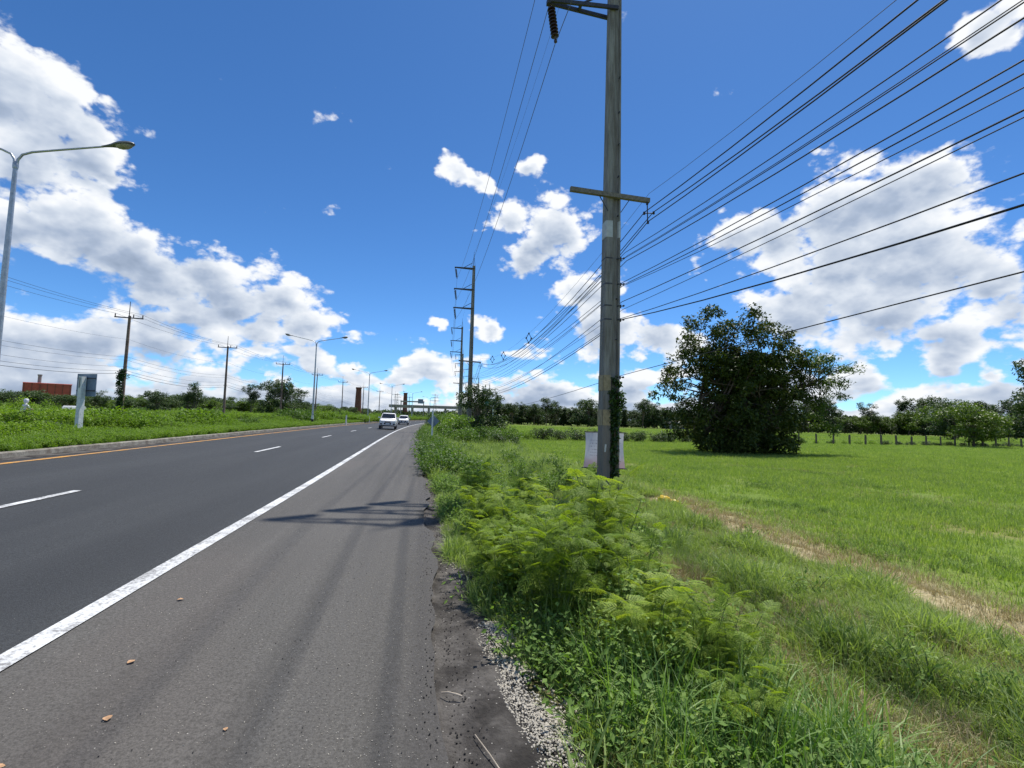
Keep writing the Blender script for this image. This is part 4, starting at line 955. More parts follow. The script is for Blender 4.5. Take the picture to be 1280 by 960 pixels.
# ------------------------------------------------------------------ left-hand utility poles
LP = [(-34.3, 60), (-33.2, 83.5), (-32.1, 108), (-31.4, 134), (-29.6, 160), (-27.3, 187), (-24.6, 214), (-20.5, 242), (-15.5, 270)]
def make_left_pole():
    e = empty('utility_pole', (0, 0, 0)); a = MB(); a.prism([(-.17, -.15), (.17, -.15), (.17, .15), (-.17, .15)], -.3, 11.6, .62); a.build('post', M['pole2'], e)
    a = MB(); a.box((0, -.16, 11.35), (2.7, .1, .12)); a.build('crossarm', M['darksteel'], e)
    for x in (-1.28, .42, 1.28):
        b = MB(); b.lathe([(.02, 0), (.07, .06), (.04, .12), (.075, .18), (.04, .24), (.06, .3), (.02, .34)], (x, -.16, 11.41), n=8); b.build('insulator', M['porcelain'], e, True)
    a = MB(); a.tube([(-.05, 0, 11.4), (-.05, 0, 13.2)], [.05, .03], 6); a.build('mast', M['darksteel'], e)
    a = MB(); a.box((0, -.14, 5.4), (.5, .06, .08)); a.build('cable_bracket', M['darksteel'], e)
    return e
M['pole2'] = plain('brown_stained_concrete', (0.20, 0.145, 0.115), 0.9, .15, 0, 2, .3)
lp = make_left_pole()
ln = ['nearest left-hand utility pole, wrapped in creeper up to the lower cables', 'second left-hand utility pole, standing clear between two trees', 'third left-hand utility pole, just left of the tall dark tree', 'fourth left-hand utility pole, seen against the tall dark tree', 'fifth left-hand utility pole, right of the dark trees', 'sixth left-hand utility pole beside the first brick chimney', 'seventh left-hand utility pole beyond the first brick chimney', 'eighth left-hand utility pole near the second chimney', 'ninth and farthest left-hand utility pole']
for i, (x, y) in enumerate(LP):
    o = lp if i == 0 else copy_tree(lp); o.location = (x, y, .25); tag(o, ln[i], 'utility pole', 'utility poles on the left'); o.rotation_euler = (0, R_(.4 if i == 0 else RNG.uniform(-.5, .5)), R_(10))
def lrun(dx, h, r, lb, sag, cat='power line', grp='wires of the left-hand line'):
    pts = [(-35.6 + dx, 34, h), *[(x + dx, y, h) for x, y in LP]]
    return cable('power_line' if cat == 'power line' else 'communication_cable', pts, [sag] * len(LP), r, M['cable'], lb, grp, cat)
for dx, w_ in ((-1.26, 'left'), (.4, 'middle'), (1.26, 'right')): lrun(dx, 12.05, .016, w_ + ' one of the three top wires on the crossarm insulators of the left-hand poles', .45)
lrun(.2, 9.2, .010, 'single thin wire below the crossarms of the left-hand poles', .5, 'cable')
for j, (h, r) in enumerate(((7.25, .014), (6.9, .012), (6.2, .014), (5.75, .018), (5.45, .026))): lrun(.2, h, r, ['highest', 'second', 'third', 'fourth', 'lowest and thickest'][j] + ' of the five lower cables on the left-hand poles', .5 + .05 * j, 'cable')
ctr = np.array([(-34.3 - .18 + RNG.normal(0, .1) - .12 * math.sin(z * 2), 59.75, .2 + z) for z in RNG.uniform(.5, 5.6, 120)])
ctr = np.concatenate([ctr, np.array([(-34.3 + RNG.normal(0, .32), 59.75 + RNG.normal(0, .2), .3 + abs(RNG.normal(0, .9))) for _ in range(60)]), np.array([(-34.3 + RNG.normal(-.1, .3), 59.75, 5.3 + RNG.normal(0, .2)) for _ in range(30)])])
V, F = leaves(clump_points(ctr, np.full(len(ctr), .2), 16, 1.0), .16, .12, .4, .1)
tag(obj('creeper', mesh_np('creeper', V, F, M['vine'])), 'dark creeper wrapped round the nearest left-hand utility pole', 'climbing plant')

# ------------------------------------------------------------------ street lamps in the median
M['lampgrey'] = plain('lamp_head_grey', (0.16, 0.17, 0.18), 0.4, .5, .4, 6, .15)
def make_lamp():
    e = empty('street_lamp', (0, 0, 0))
    a = MB(); a.tube([(0, 0, 0), (0, 0, 3), (0, 0, 6), (0, 0, 8.7)], [.11, .09, .075, .055], 12); a.build('pole', M['steel'], e, True)
    a = MB(); a.lathe([(.17, -.1), (.17, .25), (.16, .3), (.12, .32)], n=12); a.build('base', M['greyconc'], e)
    for k, z in enumerate((.45, .85)):
        a = MB(); a.lathe([(.122 - .004 * k, z - .2), (.122 - .004 * k, z + .2)], n=12); a.build('painted_band', M['blackplastic'] if k == 0 else M['whitepaint'], e)
    a = MB(); a.lathe([(.065, 8.55), (.075, 8.6), (.075, 8.72), (.05, 8.78)], n=12); a.build('collar', M['steel'], e, True)
    for s_ in (-1, 1):
        P = [(0.03 * s_, 0, 8.6), (.05 * s_, 0, 8.85), (.16 * s_, 0, 9.02), (.42 * s_, 0, 9.13), (1.2 * s_, 0, 9.29), (2.40 * s_, 0, 9.53)]
        a = MB(); a.tube(P, [.04, .038, .036, .034, .032, .028], 10); arm = a.build('arm', M['steel'], e, True)
        # lamp head: slim neck, then the wide cobra body
        rot = Matrix.Rotation(-s_ * math.atan2(.31, 1.55), 4, 'Y')
        st = [(0, .035, .035), (.14, .05, .05), (.28, .075, .07), (.42, .135, .10), (.56, .165, .115), (.72, .165, .11), (.85, .13, .085), (.94, .06, .04), (.955, .02, .015)]
        V = []; F = []; n = 12
        for (x, w, h) in st:
            for j in range(n):
                t_ = 2 * math.pi * j / n; zz = math.sin(t_) * h; zz = zz if zz > 0 else zz * .35
                V.append((s_ * x, math.cos(t_) * w, zz))
        for i in range(len(st) - 1):
            for j in range(n): F.append((i * n + j, i * n + (j + 1) % n, (i + 1) * n + (j + 1) % n, (i + 1) * n + j))
        F += [tuple(range(n)), tuple(reversed([(len(st) - 1) * n + j for j in range(n)]))]
        b = MB(); b.add(V, F); me = b.mesh('lamp_head', M['lampgrey'], True); me.transform(Matrix.Translation((2.35 * s_, 0, 9.52)) @ rot); hd = obj('lamp_head', me, e)
        V = []; F = []
        st2 = [(.40, .03, 0), (.45, .11, -.05), (.56, .15, -.085), (.70, .15, -.09), (.82, .115, -.055), (.88, .03, 0)]
        for (x, w, h) in st2:
            for j in range(7):
                t_ = math.pi * j / 6; V.append((s_ * x, math.cos(t_) * w, -.03 + math.sin(t_) * h))
        for i in range(5):
            for j in range(6): F.append((i * 7 + j, i * 7 + j + 1, (i + 1) * 7 + j + 1, (i + 1) * 7 + j))
        b = MB(); b.add(V, F); me = b.mesh('lens', M['lampglass'], True); me.transform(Matrix.Translation((2.35 * s_, 0, 9.515)) @ rot); obj('lens', me, hd)
    return e
lm = make_lamp(); lnm = ['nearest double-armed street lamp, cut off by the left edge of the view', 'second double-armed street lamp, in front of the tall dark tree', 'third double-armed street lamp, right of the first brick chimney', 'fourth double-armed street lamp, small in the distance', 'fifth double-armed street lamp, very small near the bend', 'sixth and farthest double-armed street lamp']
for i, (x, y) in enumerate([(-13.25, 17.0), (-13.35, 56), (-12.9, 95), (-12.2, 133), (-8.8, 171), (-3.5, 209)]):
    o = lm if i == 0 else copy_tree(lm); o.location = (x, y, float(gz(x, y)) - .02); tag(o, lnm[i], 'street lamp', 'street lamps along the median'); o.rotation_euler = (0, 0, [0, 0, .02, -.05, -.12, -.2][i])

# ------------------------------------------------------------------ signs seen from behind
e = empty('road_sign', (-15.65, 24.5, .34), R_(-20)); tag(e, 'back of a rectangular road sign on a thick white post in the median', 'road sign')
a = MB(); a.prism([(-.10, -.10), (.10, -.10), (.10, .10), (-.10, .10)], -.3, 2.62, .95); a.build('post', M['whitepaint'], e)
a = MB(); a.box((.06, .14, 2.25), (1.05, .03, 1.0)); a.build('panel', M['signback'], e)
a = MB(); a.box((.06, .112, 2.55), (1.0, .02, .05)); a.box((.06, .112, 2.0), (1.0, .02, .05)); a.build('rail', M['darksteel'], e)
a = MB(); a.box((-.02, -.104, 2.35), (.05, .012, .45)); a.build('clamp', M['greyconc'], e)
e = empty('road_sign', (-.42 + .1, 30.0, -.1), R_(0)); tag(e, 'back of a small dark diamond road sign on a thin white post beside the shoulder', 'road sign')
a = MB(); a.prism([(-.05, -.05), (.05, -.05), (.05, .05), (-.05, .05)], -.3, 2.1, .95); a.build('post', M['whitepaint'], e)
a = MB(); a.box((0.05, .08, 1.45), (.52, .02, .52), Matrix.Rotation(R_(45), 3, 'Y')); a.build('panel', M['signback'], e)
e = empty('highway_sign', (15.5, 150, -.4)); tag(e, 'dark green highway sign on a pole above the far trees left of the field', 'road sign')
a = MB(); a.tube([(.9, 0, 0), (.9, 0, 8)], .12, 8); a.build('post', M['whitepaint'], e)
a = MB(); a.box((-.1, -.15, 7.0), (3.2, .08, 2.0)); a.build('panel', M['greensign'], e)
for k, (x, y) in enumerate([(-11.6, 66), (-11.9, 90)]):
    a = MB(); a.prism([(-.08, -.08), (.08, -.08), (.08, .08), (-.08, .08)], -.2, 1.1, .9); o = a.build('guide_post', M['whitepaint'], None, False, (x, y, .4)); tag(o, ['pale marker post in the median beside the first white pickup', 'pale marker post in the median beyond the white pickup'][k], 'post')

# ------------------------------------------------------------------ banner behind the pole
def bannermat():
    m_, t = new_mat('printed_banner')
    uv = t.new('ShaderNodeTexCoord').outputs['UV']; s_ = t.new('ShaderNodeSeparateXYZ', {0: uv}).outputs; u, v = s_[0], s_[1]
    n = t.noise(uv, 4, 5, .6)
    c = t.mix(t.ramp(n, .3, .7), (0.60, 0.61, 0.70), (0.70, 0.71, 0.78))
    c = t.mix(t.ramp(t.math('MULTIPLY_ADD', n, .3, v), .25, .55, 1.0, 0.0), c, (0.62, 0.45, 0.50))
    # lines of faded print
    ln_ = t.math('SINE', t.math('MULTIPLY', v, 75.0)); w = t.noise(t.vmul(uv, (60, 9, 1)), 1.0, 2)
    f = t.math('MULTIPLY', t.ramp(ln_, .2, .5), t.ramp(w, .48, .55)); f = t.math('MULTIPLY', f, t.math('MULTIPLY', t.ramp(v, .3, .36), t.ramp(v, .86, .8)))
    f = t.math('MULTIPLY', f, t.math('MULTIPLY', t.ramp(u, .08, .14), t.ramp(u, .94, .88)))
    c = t.mix(t.math('MULTIPLY', f, .45), c, (0.14, 0.13, 0.24))
    finish(t, c, .6, .3, trans=(.25, c)); return m_
M['banner'] = bannermat()
e = empty('banner', (5.02, 14.55, G0), R_(-12)); tag(e, 'faded lilac printed banner tied behind the foot of the nearest pole', 'banner')
V = []; F = []; nx, nzv = 13, 11
uvs = []
for j in range(nzv):
    for i in range(nx):
        u, v = i / (nx - 1), j / (nzv - 1); hw = .58 + .045 * (1 - v) ** 2 - .02 * math.sin(3.14 * v)
        V.append(((u * 2 - 1) * hw, .03 * math.sin(u * 9) * (.4 + v) + .02 * math.sin(v * 7 + u * 3), .66 + v * 1.06 - .03 * math.sin(u * 3.14) * (1 - v))); uvs.append((u, v))
for j in range(nzv - 1):
    for i in range(nx - 1): F.append((j * nx + i, j * nx + i + 1, (j + 1) * nx + i + 1, (j + 1) * nx + i))
me = mesh_np('sheet', V, F, M['banner'], True); uvl = me.uv_layers.new(name='UVMap')
for l in me.loops: uvl.data[l.index].uv = uvs[l.vertex_index]
obj('sheet', me, e)
for z, hw in ((.65, .68), (1.73, .62)):
    a = MB(); a.tube([(-hw, 0, z), (hw, 0, z)], .016, 6); a.build('stick', M['darksteel'], e)
# yellow plastic bag
m_, t = new_mat('yellow_plastic'); n = t.noise(t.new('ShaderNodeTexCoord').outputs['Object'], 14, 4); finish(t, t.mix(n, (.75, .47, .02), (.85, .62, .08)), .3, .5, bump=n, bstr=.6, bdist=.03, trans=(.25, (.9, .65, .05, 1))); M['bag'] = m_
def blob(V0, F0, bm_r, sx, sy, sz, off, seed):
    bm = bmesh.new(); bmesh.ops.create_icosphere(bm, subdivisions=3, radius=1); r = np.random.default_rng(seed); ph = r.uniform(0, 6, 6)
    b = len(V0)
    for v in bm.verts:
        p = v.co; k = 1 + .16 * math.sin(p.x * 5 + ph[0]) * math.sin(p.y * 6 + ph[1]) + .1 * math.sin(p.z * 9 + ph[2] + p.x * 4)
        V0.append((p.x * k * sx + off[0], p.y * k * sy + off[1], max(p.z * k * sz, -.6 * sz) + off[2]))
    for f in bm.faces: F0.append(tuple(v.index + b for v in f.verts))
    bm.free()
V = []; F = []; blob(V, F, 1, .17, .14, .11, (0, 0, .09), 1); blob(V, F, 1, .15, .12, .055, (.27, .05, .04), 2)
bx, by = 5.78, 12.1
tag(obj('plastic_bag', mesh_np('plastic_bag', V, F, M['bag'], True), None, (bx, by, float(gz(bx, by)) + .10)), 'crumpled yellow plastic bag lying where the grass meets the dry strip', 'plastic bag')
# fallen leaves and twigs
M['dryleaf'] = plain('dead_leaf', (0.40, 0.24, 0.13), .7, .3, 0, 60, .25)
for k, (x, y, a_, lb) in enumerate([(-2.02, 4.5, .3, 'dead tan leaf on the shoulder close to the white line, farthest of the fallen leaves'), (-1.80, 3.45, 1.2, 'dead tan leaf on the shoulder, second farthest'), (-1.58, 2.86, 2.1, 'dead tan leaf on the shoulder, middle one of the fallen leaves'), (-1.80, 2.52, .4, 'dead tan leaf in the bottom left corner'), (-.98, 2.74, 1.9, 'smallest yellowish dead leaf lying alone toward the middle of the shoulder')]):
    s_ = .024 if k < 4 else .013; V = []; F = []
    for i in range(7):
        u = i / 6; w = math.sin(math.pi * u) ** .8 * .42; z = .10 * math.sin(u * 3.1)
        V += [(u - .5, -w, z + .10), (u - .5, 0, z), (u - .5, w, z + .07)]
    for i in range(6): F += [(3 * i, 3 * i + 1, 3 * i + 4, 3 * i + 3), (3 * i + 1, 3 * i + 2, 3 * i + 5, 3 * i + 4)]
    o = obj('fallen_leaf', mesh_np('fallen_leaf', np.array(V) * 2 * s_, F, M['dryleaf'], True), None, (x, y, -.025 * x + .008)); o.rotation_euler = (0, 0, a_); tag(o, lb, 'leaf', 'fallen leaves on the shoulder')
M['twig'] = plain('pale_twig', (.42, .36, .28), .8)
a = MB(); a.tube([(-.06, .02, .01), (-.02, .0, .02), (.03, -.012, .012), (.06, -.03, .01)], [.004, .005, .006, .004], 6); tag(a.build('twig', M['twig'], None, True, (.14, 3.05, -.03)), 'short pale broken twig on the dark dirt beside the shoulder', 'twig')
a = MB(); a.tube([(-.08, .22, .015), (-.02, .05, .02), (.04, -.12, .015), (.10, -.30, .02)], [.002, .003, .003, .002], 5); tag(a.build('twig', M['twig'], None, True, (.33, 2.45, -.04)), 'long thin pale twig lying between dirt and white gravel', 'twig')
# ------------------------------------------------------------------ fence posts along the far edge of the near field
M['fencepost'] = plain('weathered_post', (.13, .11, .09), .9, .2, 0, 8, .3)
fp = None; x = 30.0; k = 0; tops = []
while x < 95:
    y = 53.0 + x * .12; h = 1.45 + RNG.uniform(-.12, .12); a = MB(); w = RNG.uniform(.07, .10)
    a.prism([(-w, -w), (w, -w), (w, w), (-w, w)], -.3, h, .9); o = a.build('fence_post', M['fencepost'], None, False, (x, y, -.62)); o.rotation_euler = (RNG.normal(0, .03), RNG.normal(0, .04), 0)
    tag(o, 'weathered post', 'fence post', 'fence posts between the fields'); tops.append((x, y, -.62 + h - .25)); x += 2.75; k += 1
for dzv, w_ in ((0, 'upper'), (-.5, 'lower')):
    a = MB(); a.tube([(p[0], p[1] - .1, p[2] + dzv) for p in tops], .008, 4, False); tag(a.build('fence_wire', M['alu']), w_ + ' wire strung between the fence posts', 'fence wire')

# ------------------------------------------------------------------ vehicles
def loft(st, n_=None):
    """st: list of (y, [(x,z)...]) sections"""
    V = []; F = []; n = len(st[0][1])
    for (y, sec) in st: V += [(x, y, z) for (x, z) in sec]
    for i in range(len(st) - 1):
        for j in range(n): F.append((i * n + j, i * n + (j + 1) % n, (i + 1) * n + (j + 1) % n, (i + 1) * n + j))
    F += [tuple(range(n)), tuple(reversed([(len(st) - 1) * n + j for j in range(n)]))]
    return V, F
def sec(w, z0, z1, r=.12, k=.94):
    return [(-w * k, z0), (w * k, z0), (w, z0 + r), (w, (z0 + z1) / 2), (w * .985, z1 - r), (w * .92, z1), (-w * .92, z1), (-w * .985, z1 - r), (-w, (z0 + z1) / 2), (-w, z0 + r)]
def make_vehicle(name, pickup):
    e = empty(name, (0, 0, 0)); L = 5.2 if pickup else 4.6; W = .90 if pickup else .87; hood = 1.12 if pickup else .98; roof = 1.78 if pickup else 1.62; zb = .34 if pickup else .26
    # front of the vehicle faces -y
    st = [(-L / 2, sec(W * .86, zb + .12, hood - .22, .1)), (-L / 2 + .12, sec(W * .95, zb, hood - .1, .1)), (-L / 2 + .5, sec(W, zb, hood - .03)), (-L / 2 + 1.35, sec(W, zb, hood)), (L * .1, sec(W, zb, hood + .03)), (L / 2 - .3, sec(W, zb, hood + .03)), (L / 2, sec(W * .95, zb + .1, hood - .02))]
    b = MB(); b.add(*loft(st)); b.build('body', M['car'], e, True)
    y0, y1, y2, y3 = -L / 2 + 1.22, -L / 2 + 1.95, (.62 if pickup else 1.25), (1.0 if pickup else 2.1)
    def gs(y, w, z1, z0=hood - .06): return (y, [(-w, z0), (w, z0), (w - .02, z0 + .05), (w - (z1 - z0) * .24, z1 - .06), (w - (z1 - z0) * .24 - .1, z1), (-w + (z1 - z0) * .24 + .1, z1), (-w + (z1 - z0) * .24, z1 - .06), (-w + .02, z0 + .05)])
    st = [gs(y0, W - .04, hood + .02), gs(y1, W - .03, roof - .03), gs((y1 + y2) / 2, W - .03, roof), gs(y2, W - .03, roof - .03), gs(y3, W - .05, hood + .05)]
    b = MB(); b.add(*loft(st)); b.build('cabin', M['car'], e, True)
    wt = W - (roof - hood) * .24 - .10
    nrm = Vector((0, -(roof - hood), (y1 - y0))).normalized() * .012
    b = MB(); q = [(-W + .13, y0 + .07, hood + .06), (W - .13, y0 + .07, hood + .06), (wt, y1 - .03, roof - .09), (-wt, y1 - .03, roof - .09)]
    q2 = [tuple(Vector(p) + nrm * 2.2) for p in q]; b.add(q + q2, [(0, 1, 2, 3), (4, 5, 6, 7), (0, 1, 5, 4), (1, 2, 6, 5), (2, 3, 7, 6), (3, 0, 4, 7)]); b.build('windscreen', M['glass'], e)
    for s_ in (-1, 1):
        for (ya, yb) in ((y0 + .55, (y1 + y2) / 2 - .04), ((y1 + y2) / 2 + .04, y2 - .02)):
            b = MB(); zt = roof - .16; xb = W - .035; xt = W - .03 - (zt - hood) * .245 + .0
            q = [(s_ * (xb + .0), ya, hood + .07), (s_ * (xb + .0), yb, hood + .07), (s_ * (xt + .012), yb, zt), (s_ * (xt + .012), ya + .28, zt)]
            q2 = [(p[0] + s_ * .012, p[1], p[2]) for p in q]; b.add(q + q2, [(0, 1, 2, 3), (4, 5, 6, 7), (0, 1, 5, 4), (1, 2, 6, 5), (2, 3, 7, 6), (3, 0, 4, 7)]); b.build('side_window', M['glass'], e)
    f = -L / 2
    b = MB(); b.box((0, f + .02, hood - .33), (.62 if pickup else .9, .10, .16)); gr = b.build('grille', M['blackplastic'], e)
    b = MB(); b.box((0, f - .035, hood - .33), (.58, .012, .025)); b.box((0, f - .035, hood - .27), (.58, .012, .02)); b.build('chrome_bar', M['chrome'], gr)
    for s_ in (-1, 1):
        b = MB(); b.box((s_ * (W - .24), f + .09, hood - .30), (.34, .20, .17), Matrix.Rotation(s_ * .35, 3, 'Z')); b.build('headlight', M['headglass'], e)
        b = MB(); b.box((s_ * (W - .22), f + .03, zb + .22), (.24, .12, .13)); b.build('fog_light', M['blackplastic'], e)
        b = MB(); b.box((s_ * (W + .11), y0 + .45, hood + .12), (.20, .10, .15)); b.build('mirror', M['car'], e)
    b = MB(); b.box((0, f + .02, zb + .26), (.78, .10, .14)); b.build('air_intake', M['blackplastic'], e)
    b = MB(); b.box((0, f - .04, zb + .27), (.42, .02, .13)); b.build('number_plate', M['plate'], e)
    b = MB(); b.box((0, f + .12, zb + .03), (W * 1.75, .2, .1)); b.build('bumper', M['blackplastic'], e)
    for yw in (f + .95, L / 2 - 1.0):
        for s_ in (-1, 1):
            rr_ = .37 if pickup else .33; b = MB(); b.lathe([(rr_ - .06, -.11), (rr_ - .01, -.10), (rr_, -.07), (rr_, .07), (rr_ - .01, .10), (rr_ - .06, .11)], (s_ * (W - .09), yw, rr_), 'X', 18); w_ = b.build('tyre', M['tyre'], e, True)
            b = MB(); b.lathe([(rr_ - .12, -.12), (rr_ - .07, -.118), (rr_ - .07, .118), (rr_ - .12, .12)], (s_ * (W - .088), yw, rr_), 'X', 14); b.build('rim', M['chrome'], w_)
    if pickup:
        b = MB(); b.box((0, L / 2 - .9, hood + .04), (W * 1.7, 1.5, .03)); b.build('bed_floor', M['blackplastic'], e)
    return e
v = make_vehicle('pickup_truck', True); yv = 58.0; v.location = (-5.55, yv, .139); v.rotation_euler = (0, R_(1.4), R_(-1)); v.rotation_euler[2] = R_(3); tag(v, 'white pickup truck coming towards the viewer, nearer of the two vehicles', 'pickup truck')
v = make_vehicle('car', False); v.location = (-6.0, 90, .15); v.rotation_euler = (0, R_(1.4), R_(2)); tag(v, 'white car following behind the pickup truck', 'car')

# motorcyclist on the far carriageway
def skin_person(name, mat, joints, bones, radii):
    me = bpy.data.meshes.new(name); me.from_pydata(joints, bones, []); me.materials.append(mat); o = obj(name, me)
    md = o.modifiers.new('skin', 'SKIN'); sv = me.skin_vertices[0].data if me.skin_vertices else None
    return o, md
def build_rider():
    e = empty('motorcycle', (-27.6, 38.0, .30), R_(60)); tag(e, 'small dark motorcycle on the far carriageway, half hidden by the median weeds', 'motorcycle')
    for x in (-.62, .62):
        a = MB(); a.lathe([(.22, -.04), (.28, -.035), (.29, 0), (.28, .035), (.22, .04)], (x, 0, .29), 'Y', 16); w_ = a.build('wheel', M['tyre'], e, True)
        a = MB(); a.lathe([(.04, -.05), (.04, .05)], (x, 0, .29), 'Y', 8); a.build('hub', M['chrome'], w_)
    a = MB(); a.tube([(-.62, 0, .29), (-.2, 0, .42), (.15, 0, .5), (.38, 0, .78), (.62, 0, .29)], [.03, .09, .12, .05, .03], 8); a.build('frame', M['blackplastic'], e, True)
    a = MB(); a.tube([(-.75, 0, .74), (-.4, 0, .76), (0, 0, .72)], [.06, .10, .09], 8); a.build('seat', M['blackplastic'], e, True)
    a = MB(); a.tube([(.32, -.32, 1.0), (.4, 0, .95), (.32, .32, 1.0)], .02, 6); a.build('handlebar', M['darksteel'], e)
    M['shirt'] = plain('white_shirt', (.75, .75, .74), .8); M['skin'] = plain('skin', (.34, .20, .13), .6); M['trousers'] = plain('dark_trousers', (.03, .035, .05), .8); M['helmet'] = plain('white_helmet', (.78, .78, .78), .3)
    J = [(-.15, 0, .85), (-.10, 0, 1.10), (-.04, 0, 1.34), (0, 0, 1.47), (.03, 0, 1.62), (0, .2, 1.36), (.12, .3, 1.14), (.32, .3, 1.02), (0, -.2, 1.36), (.12, -.3, 1.14), (.32, -.3, 1.02), (-.12, .11, .82), (.25, .17, .78), (.12, .17, .34), (.26, .17, .28), (-.12, -.11, .82), (.25, -.17, .78), (.12, -.17, .34), (.26, -.17, .28)]
    Bn = [(0, 1), (1, 2), (2, 3), (3, 4), (2, 5), (5, 6), (6, 7), (2, 8), (8, 9), (9, 10), (0, 11), (11, 12), (12, 13), (13, 14), (0, 15), (15, 16), (16, 17), (17, 18)]
    Rd = [.14, .13, .15, .06, .09, .07, .05, .035, .07, .05, .035, .10, .08, .055, .05, .10, .08, .055, .05]
    me = bpy.data.meshes.new('person'); me.from_pydata(J, Bn, []); me.materials.append(M['shirt']); m_, t = new_mat('rider_clothes'); zz_ = t.new('ShaderNodeSeparateXYZ', {0: t.new('ShaderNodeTexCoord').outputs['Object']}).outputs
    c = t.mix(t.ramp(zz_[2], .92, .94), (.03, .035, .05), (.72, .72, .70)); c = t.mix(t.math('MULTIPLY', t.ramp(zz_[0], .18, .2), t.ramp(zz_[2], .94, .96)), c, (.34, .20, .13)); finish(t, c, .8); me.materials[0] = m_
    o = obj('person', me, None, e.location); o.rotation_euler = e.rotation_euler
    o.modifiers.new('skin', 'SKIN'); o.modifiers.new('sub', 'SUBSURF').levels = 2
    o.modifiers['sub'].render_levels = 2
    if not me.skin_vertices: me.attributes  # layer is made with the modifier
    if me.skin_vertices:
        for i, r in enumerate(Rd): me.skin_vertices[0].data[i].radius = (r, r)
        me.skin_vertices[0].data[0].use_root = True
    tag(o, 'rider in a white top and white helmet passing on the far carriageway', 'person')
    a = MB(); a.lathe([(.03, 1.78), (.09, 1.765), (.13, 1.70), (.14, 1.62), (.125, 1.54), (.10, 1.50)], (.03, 0, 0), n=14); a.build('helmet', M['helmet'], o, True)
build_rider()

# ------------------------------------------------------------------ far things
def far_box(name, parts, loc, rz, lb, cat, g=None):
    e = empty(name, loc, R_(rz)); tag(e, lb, cat, g)
    for (nm, fn, mt) in parts:
        a = MB(); fn(a); a.build(nm, mt, e)
    return e
e = far_box('factory', [('wall', lambda a: a.box((0, 0, 6.8), (19, 10, 13.6)), M['redsheet']), ('roof', lambda a: a.add([(-9.7, -5.2, 13.62), (9.7, -5.2, 13.62), (9.7, 5.2, 13.62), (-9.7, 5.2, 13.62), (-9.7, 0, 14.0), (9.7, 0, 14.0)], [(0, 1, 5, 4), (2, 3, 4, 5), (0, 4, 3), (1, 2, 5), (0, 3, 2, 1)]), M['redsheet']),
             ('chimney', lambda a: (a.tube([(-3.5, 0, 13.8), (-3.5, 0, 18.2)], .8, 10), a.tube([(-3.5, 0, 17.7), (-3.5, 0, 18.4)], 1.0, 10)), M['greyconc'])], (-208, 300, 0), 33, 'red factory hall with a flat roof and short vent stack beyond the left trees', 'building')
for k in range(7):
    a = MB(); a.box((-9 + k * 3, -5.06, 6.8), (.25, .1, 13.4)); a.build('cladding_rib', M['brickred'], e)
def chim(a, h, r): a.tube([(0, 0, 0), (0, 0, h * .5), (0, 0, h * .96)], [r * 1.35, r * 1.15, r * .95], 14); a.tube([(0, 0, h * .955), (0, 0, h)], [r * 1.12, r * 1.1], 14)
far_box('chimney', [('shaft', lambda a: chim(a, 18.3, 1.55), M['brickred'])], (-46.5, 300, -.6), 0, 'thicker brick chimney standing left of the approaching vehicles', 'chimney')
far_box('chimney', [('shaft', lambda a: chim(a, 23.5, 1.8), M['brickred'])], (-31, 475, 0), 0, 'slimmer brick chimney straight behind the approaching vehicles', 'chimney')
# flyover across the road far ahead
e = empty('flyover', (-8, 430, 0), R_(-4)); tag(e, 'grey concrete flyover crossing far ahead beyond the bend', 'bridge')
a = MB(); a.box((0, 0, 9.6), (66, 9, 1.5)); a.build('deck', M['greyconc'], e)
for sy in (-4.6, 4.6):
    a = MB(); a.box((0, sy, 10.75), (66, .25, .9)); a.build('parapet', M['greyconc'], e)
for x in (-28, -14, 0, 14, 28):
    a = MB(); a.box((x, 0, 4.3), (1.6, 5, 9.1)); a.build('pier', M['greyconc'], e)
for x0 in (-36, -46, -56):
    pass
# gantry and pylons near the flyover
e = far_box('sign_gantry', [('leg', lambda a: a.box((-9, 0, 7), (.7, .7, 14)), M['greyconc']), ('leg', lambda a: a.box((9, 0, 7), (.7, .7, 14)), M['greyconc']), ('beam', lambda a: a.box((0, 0, 13.6), (19, .8, 1.0)), M['greyconc']), ('panel', lambda a: a.box((6.5, -.6, 14), (4.2, .2, 3.6)), M['signback'])], (-21, 410, 0), 0, 'overhead sign gantry in front of the flyover', 'gantry')
def pylon(a, h, w):
    for sx in (-1, 1):
        for sy in (-1, 1): a.tube([(sx * w, sy * w, 0), (sx * w * .25, sy * w * .25, h * .75), (sx * .3, sy * .3, h)], [.22, .16, .1], 4)
    n = 8
    for i in range(n):
        z0, z1 = h * .75 * i / n, h * .75 * (i + 1) / n; w0, w1 = w * (1 - .75 * i / n), w * (1 - .75 * (i + 1) / n)
        a.tube([(-w0, -w0, z0), (w1, -w1, z1)], .09, 4); a.tube([(w0, -w0, z0), (-w1, -w1, z1)], .09, 4)
    for z, l in ((.72, 5.5), (.84, 4.5), (.95, 3.5)): a.box((0, 0, h * z), (l * 2, .4, .4))
for k, (x, y, h) in enumerate([(-4, 560, 28), (-50, 620, 30), (40, 640, 24), (26, 700, 22)]):
    far_box('pylon', [('lattice', lambda a: pylon(a, h, 2.6), M['greyconc'])], (x, y, -.5), 8 * k, ['lattice pylon above the middle of the flyover', 'lattice pylon left of the sign gantry', 'lattice pylon right of the flyover', 'small lattice pylon behind the right end of the flyover'][k], 'pylon', 'lattice pylons beyond the flyover')
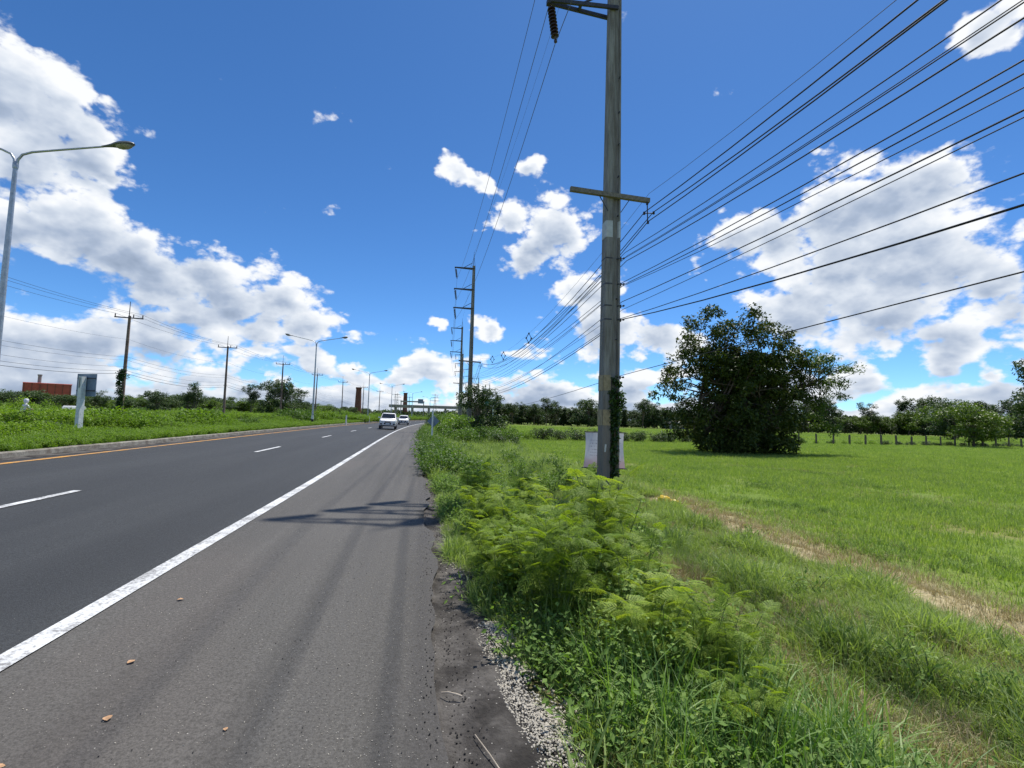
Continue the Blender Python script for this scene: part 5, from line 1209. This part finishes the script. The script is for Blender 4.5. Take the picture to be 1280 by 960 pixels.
# pale roofs among the trees
far_box('shed', [('roof', lambda a: a.tube([(-.9, 0, .85), (.9, 0, .85)], .75, 14), M['fog']), ('wall', lambda a: a.box((0, .1, .4), (1.7, 1.2, .9)), M['greyconc'])], (-40.5, 62.5, .15), 10, 'pale rounded roof of a low shed right of the road sign post', 'shed')
far_box('shed', [('roof', lambda a: a.add([(-4, -3, 3), (4, -3, 3), (4, 0, 4.2), (-4, 0, 4.2), (4, 3, 3), (-4, 3, 3)], [(0, 1, 2, 3), (3, 2, 4, 5), (0, 3, 5), (1, 4, 2)]), M['fog']), ('wall', lambda a: a.box((0, 0, 1.4), (7.6, 5.6, 3.1)), M['greyconc'])], (98, 197, -1.2), 10, 'low pale-roofed shed showing between trees beyond the far field', 'shed')
# low forest mass closing the horizon
def far_wood(name, x0, x1, y0, y1, h0, h1, n):
    x = RNG.uniform(x0, x1, n); y = np.interp(x, [x0, x1], [y0, y1]) + RNG.uniform(-12, 12, n); hh = np.interp(np.sin(x * .11) + np.sin(x * .037 + 1), [-2, 2], [h0, h1]); z = RNG.random(n) ** .7 * hh
    V, F = leaves(np.stack([x, y, z - .3], -1), 2.2, 1.6, .1, .3)
    return tag(obj(name, mesh_np(name, V, F, M['treedark'])), kind='stuff')
far_wood('distant_woods', -420, -60, 330, 380, 5, 8.5, 16000)
far_wood('distant_woods', -60, 60, 470, 520, 5, 8, 6000)
far_wood('distant_woods', 10, 430, 240, 200, 6, 8, 18000)

# ------------------------------------------------------------------ labels that point at one member of each row, counted from landmarks
ORD = 'first second third fourth fifth sixth seventh eighth ninth tenth eleventh twelfth thirteenth fourteenth fifteenth sixteenth seventeenth eighteenth nineteenth twentieth'.split()
def ordw(n):
    if n < 20: return ORD[n]
    tens = {2: 'twenty', 3: 'thirty', 4: 'forty', 5: 'fifty'}[(n + 1) // 10]
    return tens + '-' + ORD[(n + 1) % 10 - 1] if (n + 1) % 10 else {2: 'twentieth', 3: 'thirtieth', 4: 'fortieth', 5: 'fiftieth'}[(n + 1) // 10]
LM = [((-60, 30), 'the left edge'), ((-15.65, 24.5), 'the road sign'), ((-34.3, 60), 'the ivied left pole'), ((-33.2, 83.5), 'the second left pole'), ((-32.1, 108), 'the third left pole'), ((-13.35, 56), 'the second street lamp'), ((-12.9, 95), 'the third street lamp'),
      ((3.34, 54.6), 'the second concrete pole'), ((4.92, 13.94), 'the nearest concrete pole'), ((23.5, 35.6), 'the big tree'), ((75.4, 60.5), 'the round fence tree')]
ROWS = {'trees beyond the far field': 'the far row', 'half-hidden trees behind the far row': 'the back row', 'shrubs in the right roadside belt': 'the right belt', 'bushes of the dark hedge': 'the field hedge',
        'scrub along the fence posts': 'the fence scrub', 'low trees beyond the left poles': 'the far left belt', 'scrub along the left poles': 'the left scrub', 'shrubs in the median': 'the median shrubs', 'fence posts between the fields': 'the fence'}
azl = sorted((math.atan2(p[0], p[1]), nm) for p, nm in LM)
for g_, row in ROWS.items():
    obs_ = sorted([o for o in S.objects if o.parent is None and o.get('group') == g_], key=lambda o: math.atan2(o.location.x, o.location.y)); cnt = {}
    for o in obs_:
        a_ = math.atan2(o.location.x, o.location.y); nm = [n for z, n in azl if z <= a_]; nm = nm[-1] if nm else 'the left edge'
        c = cnt.get(nm, 0); cnt[nm] = c + 1
        o['label'] = '%s, %s of %s right of %s' % (o['label'], ordw(c), row, nm)
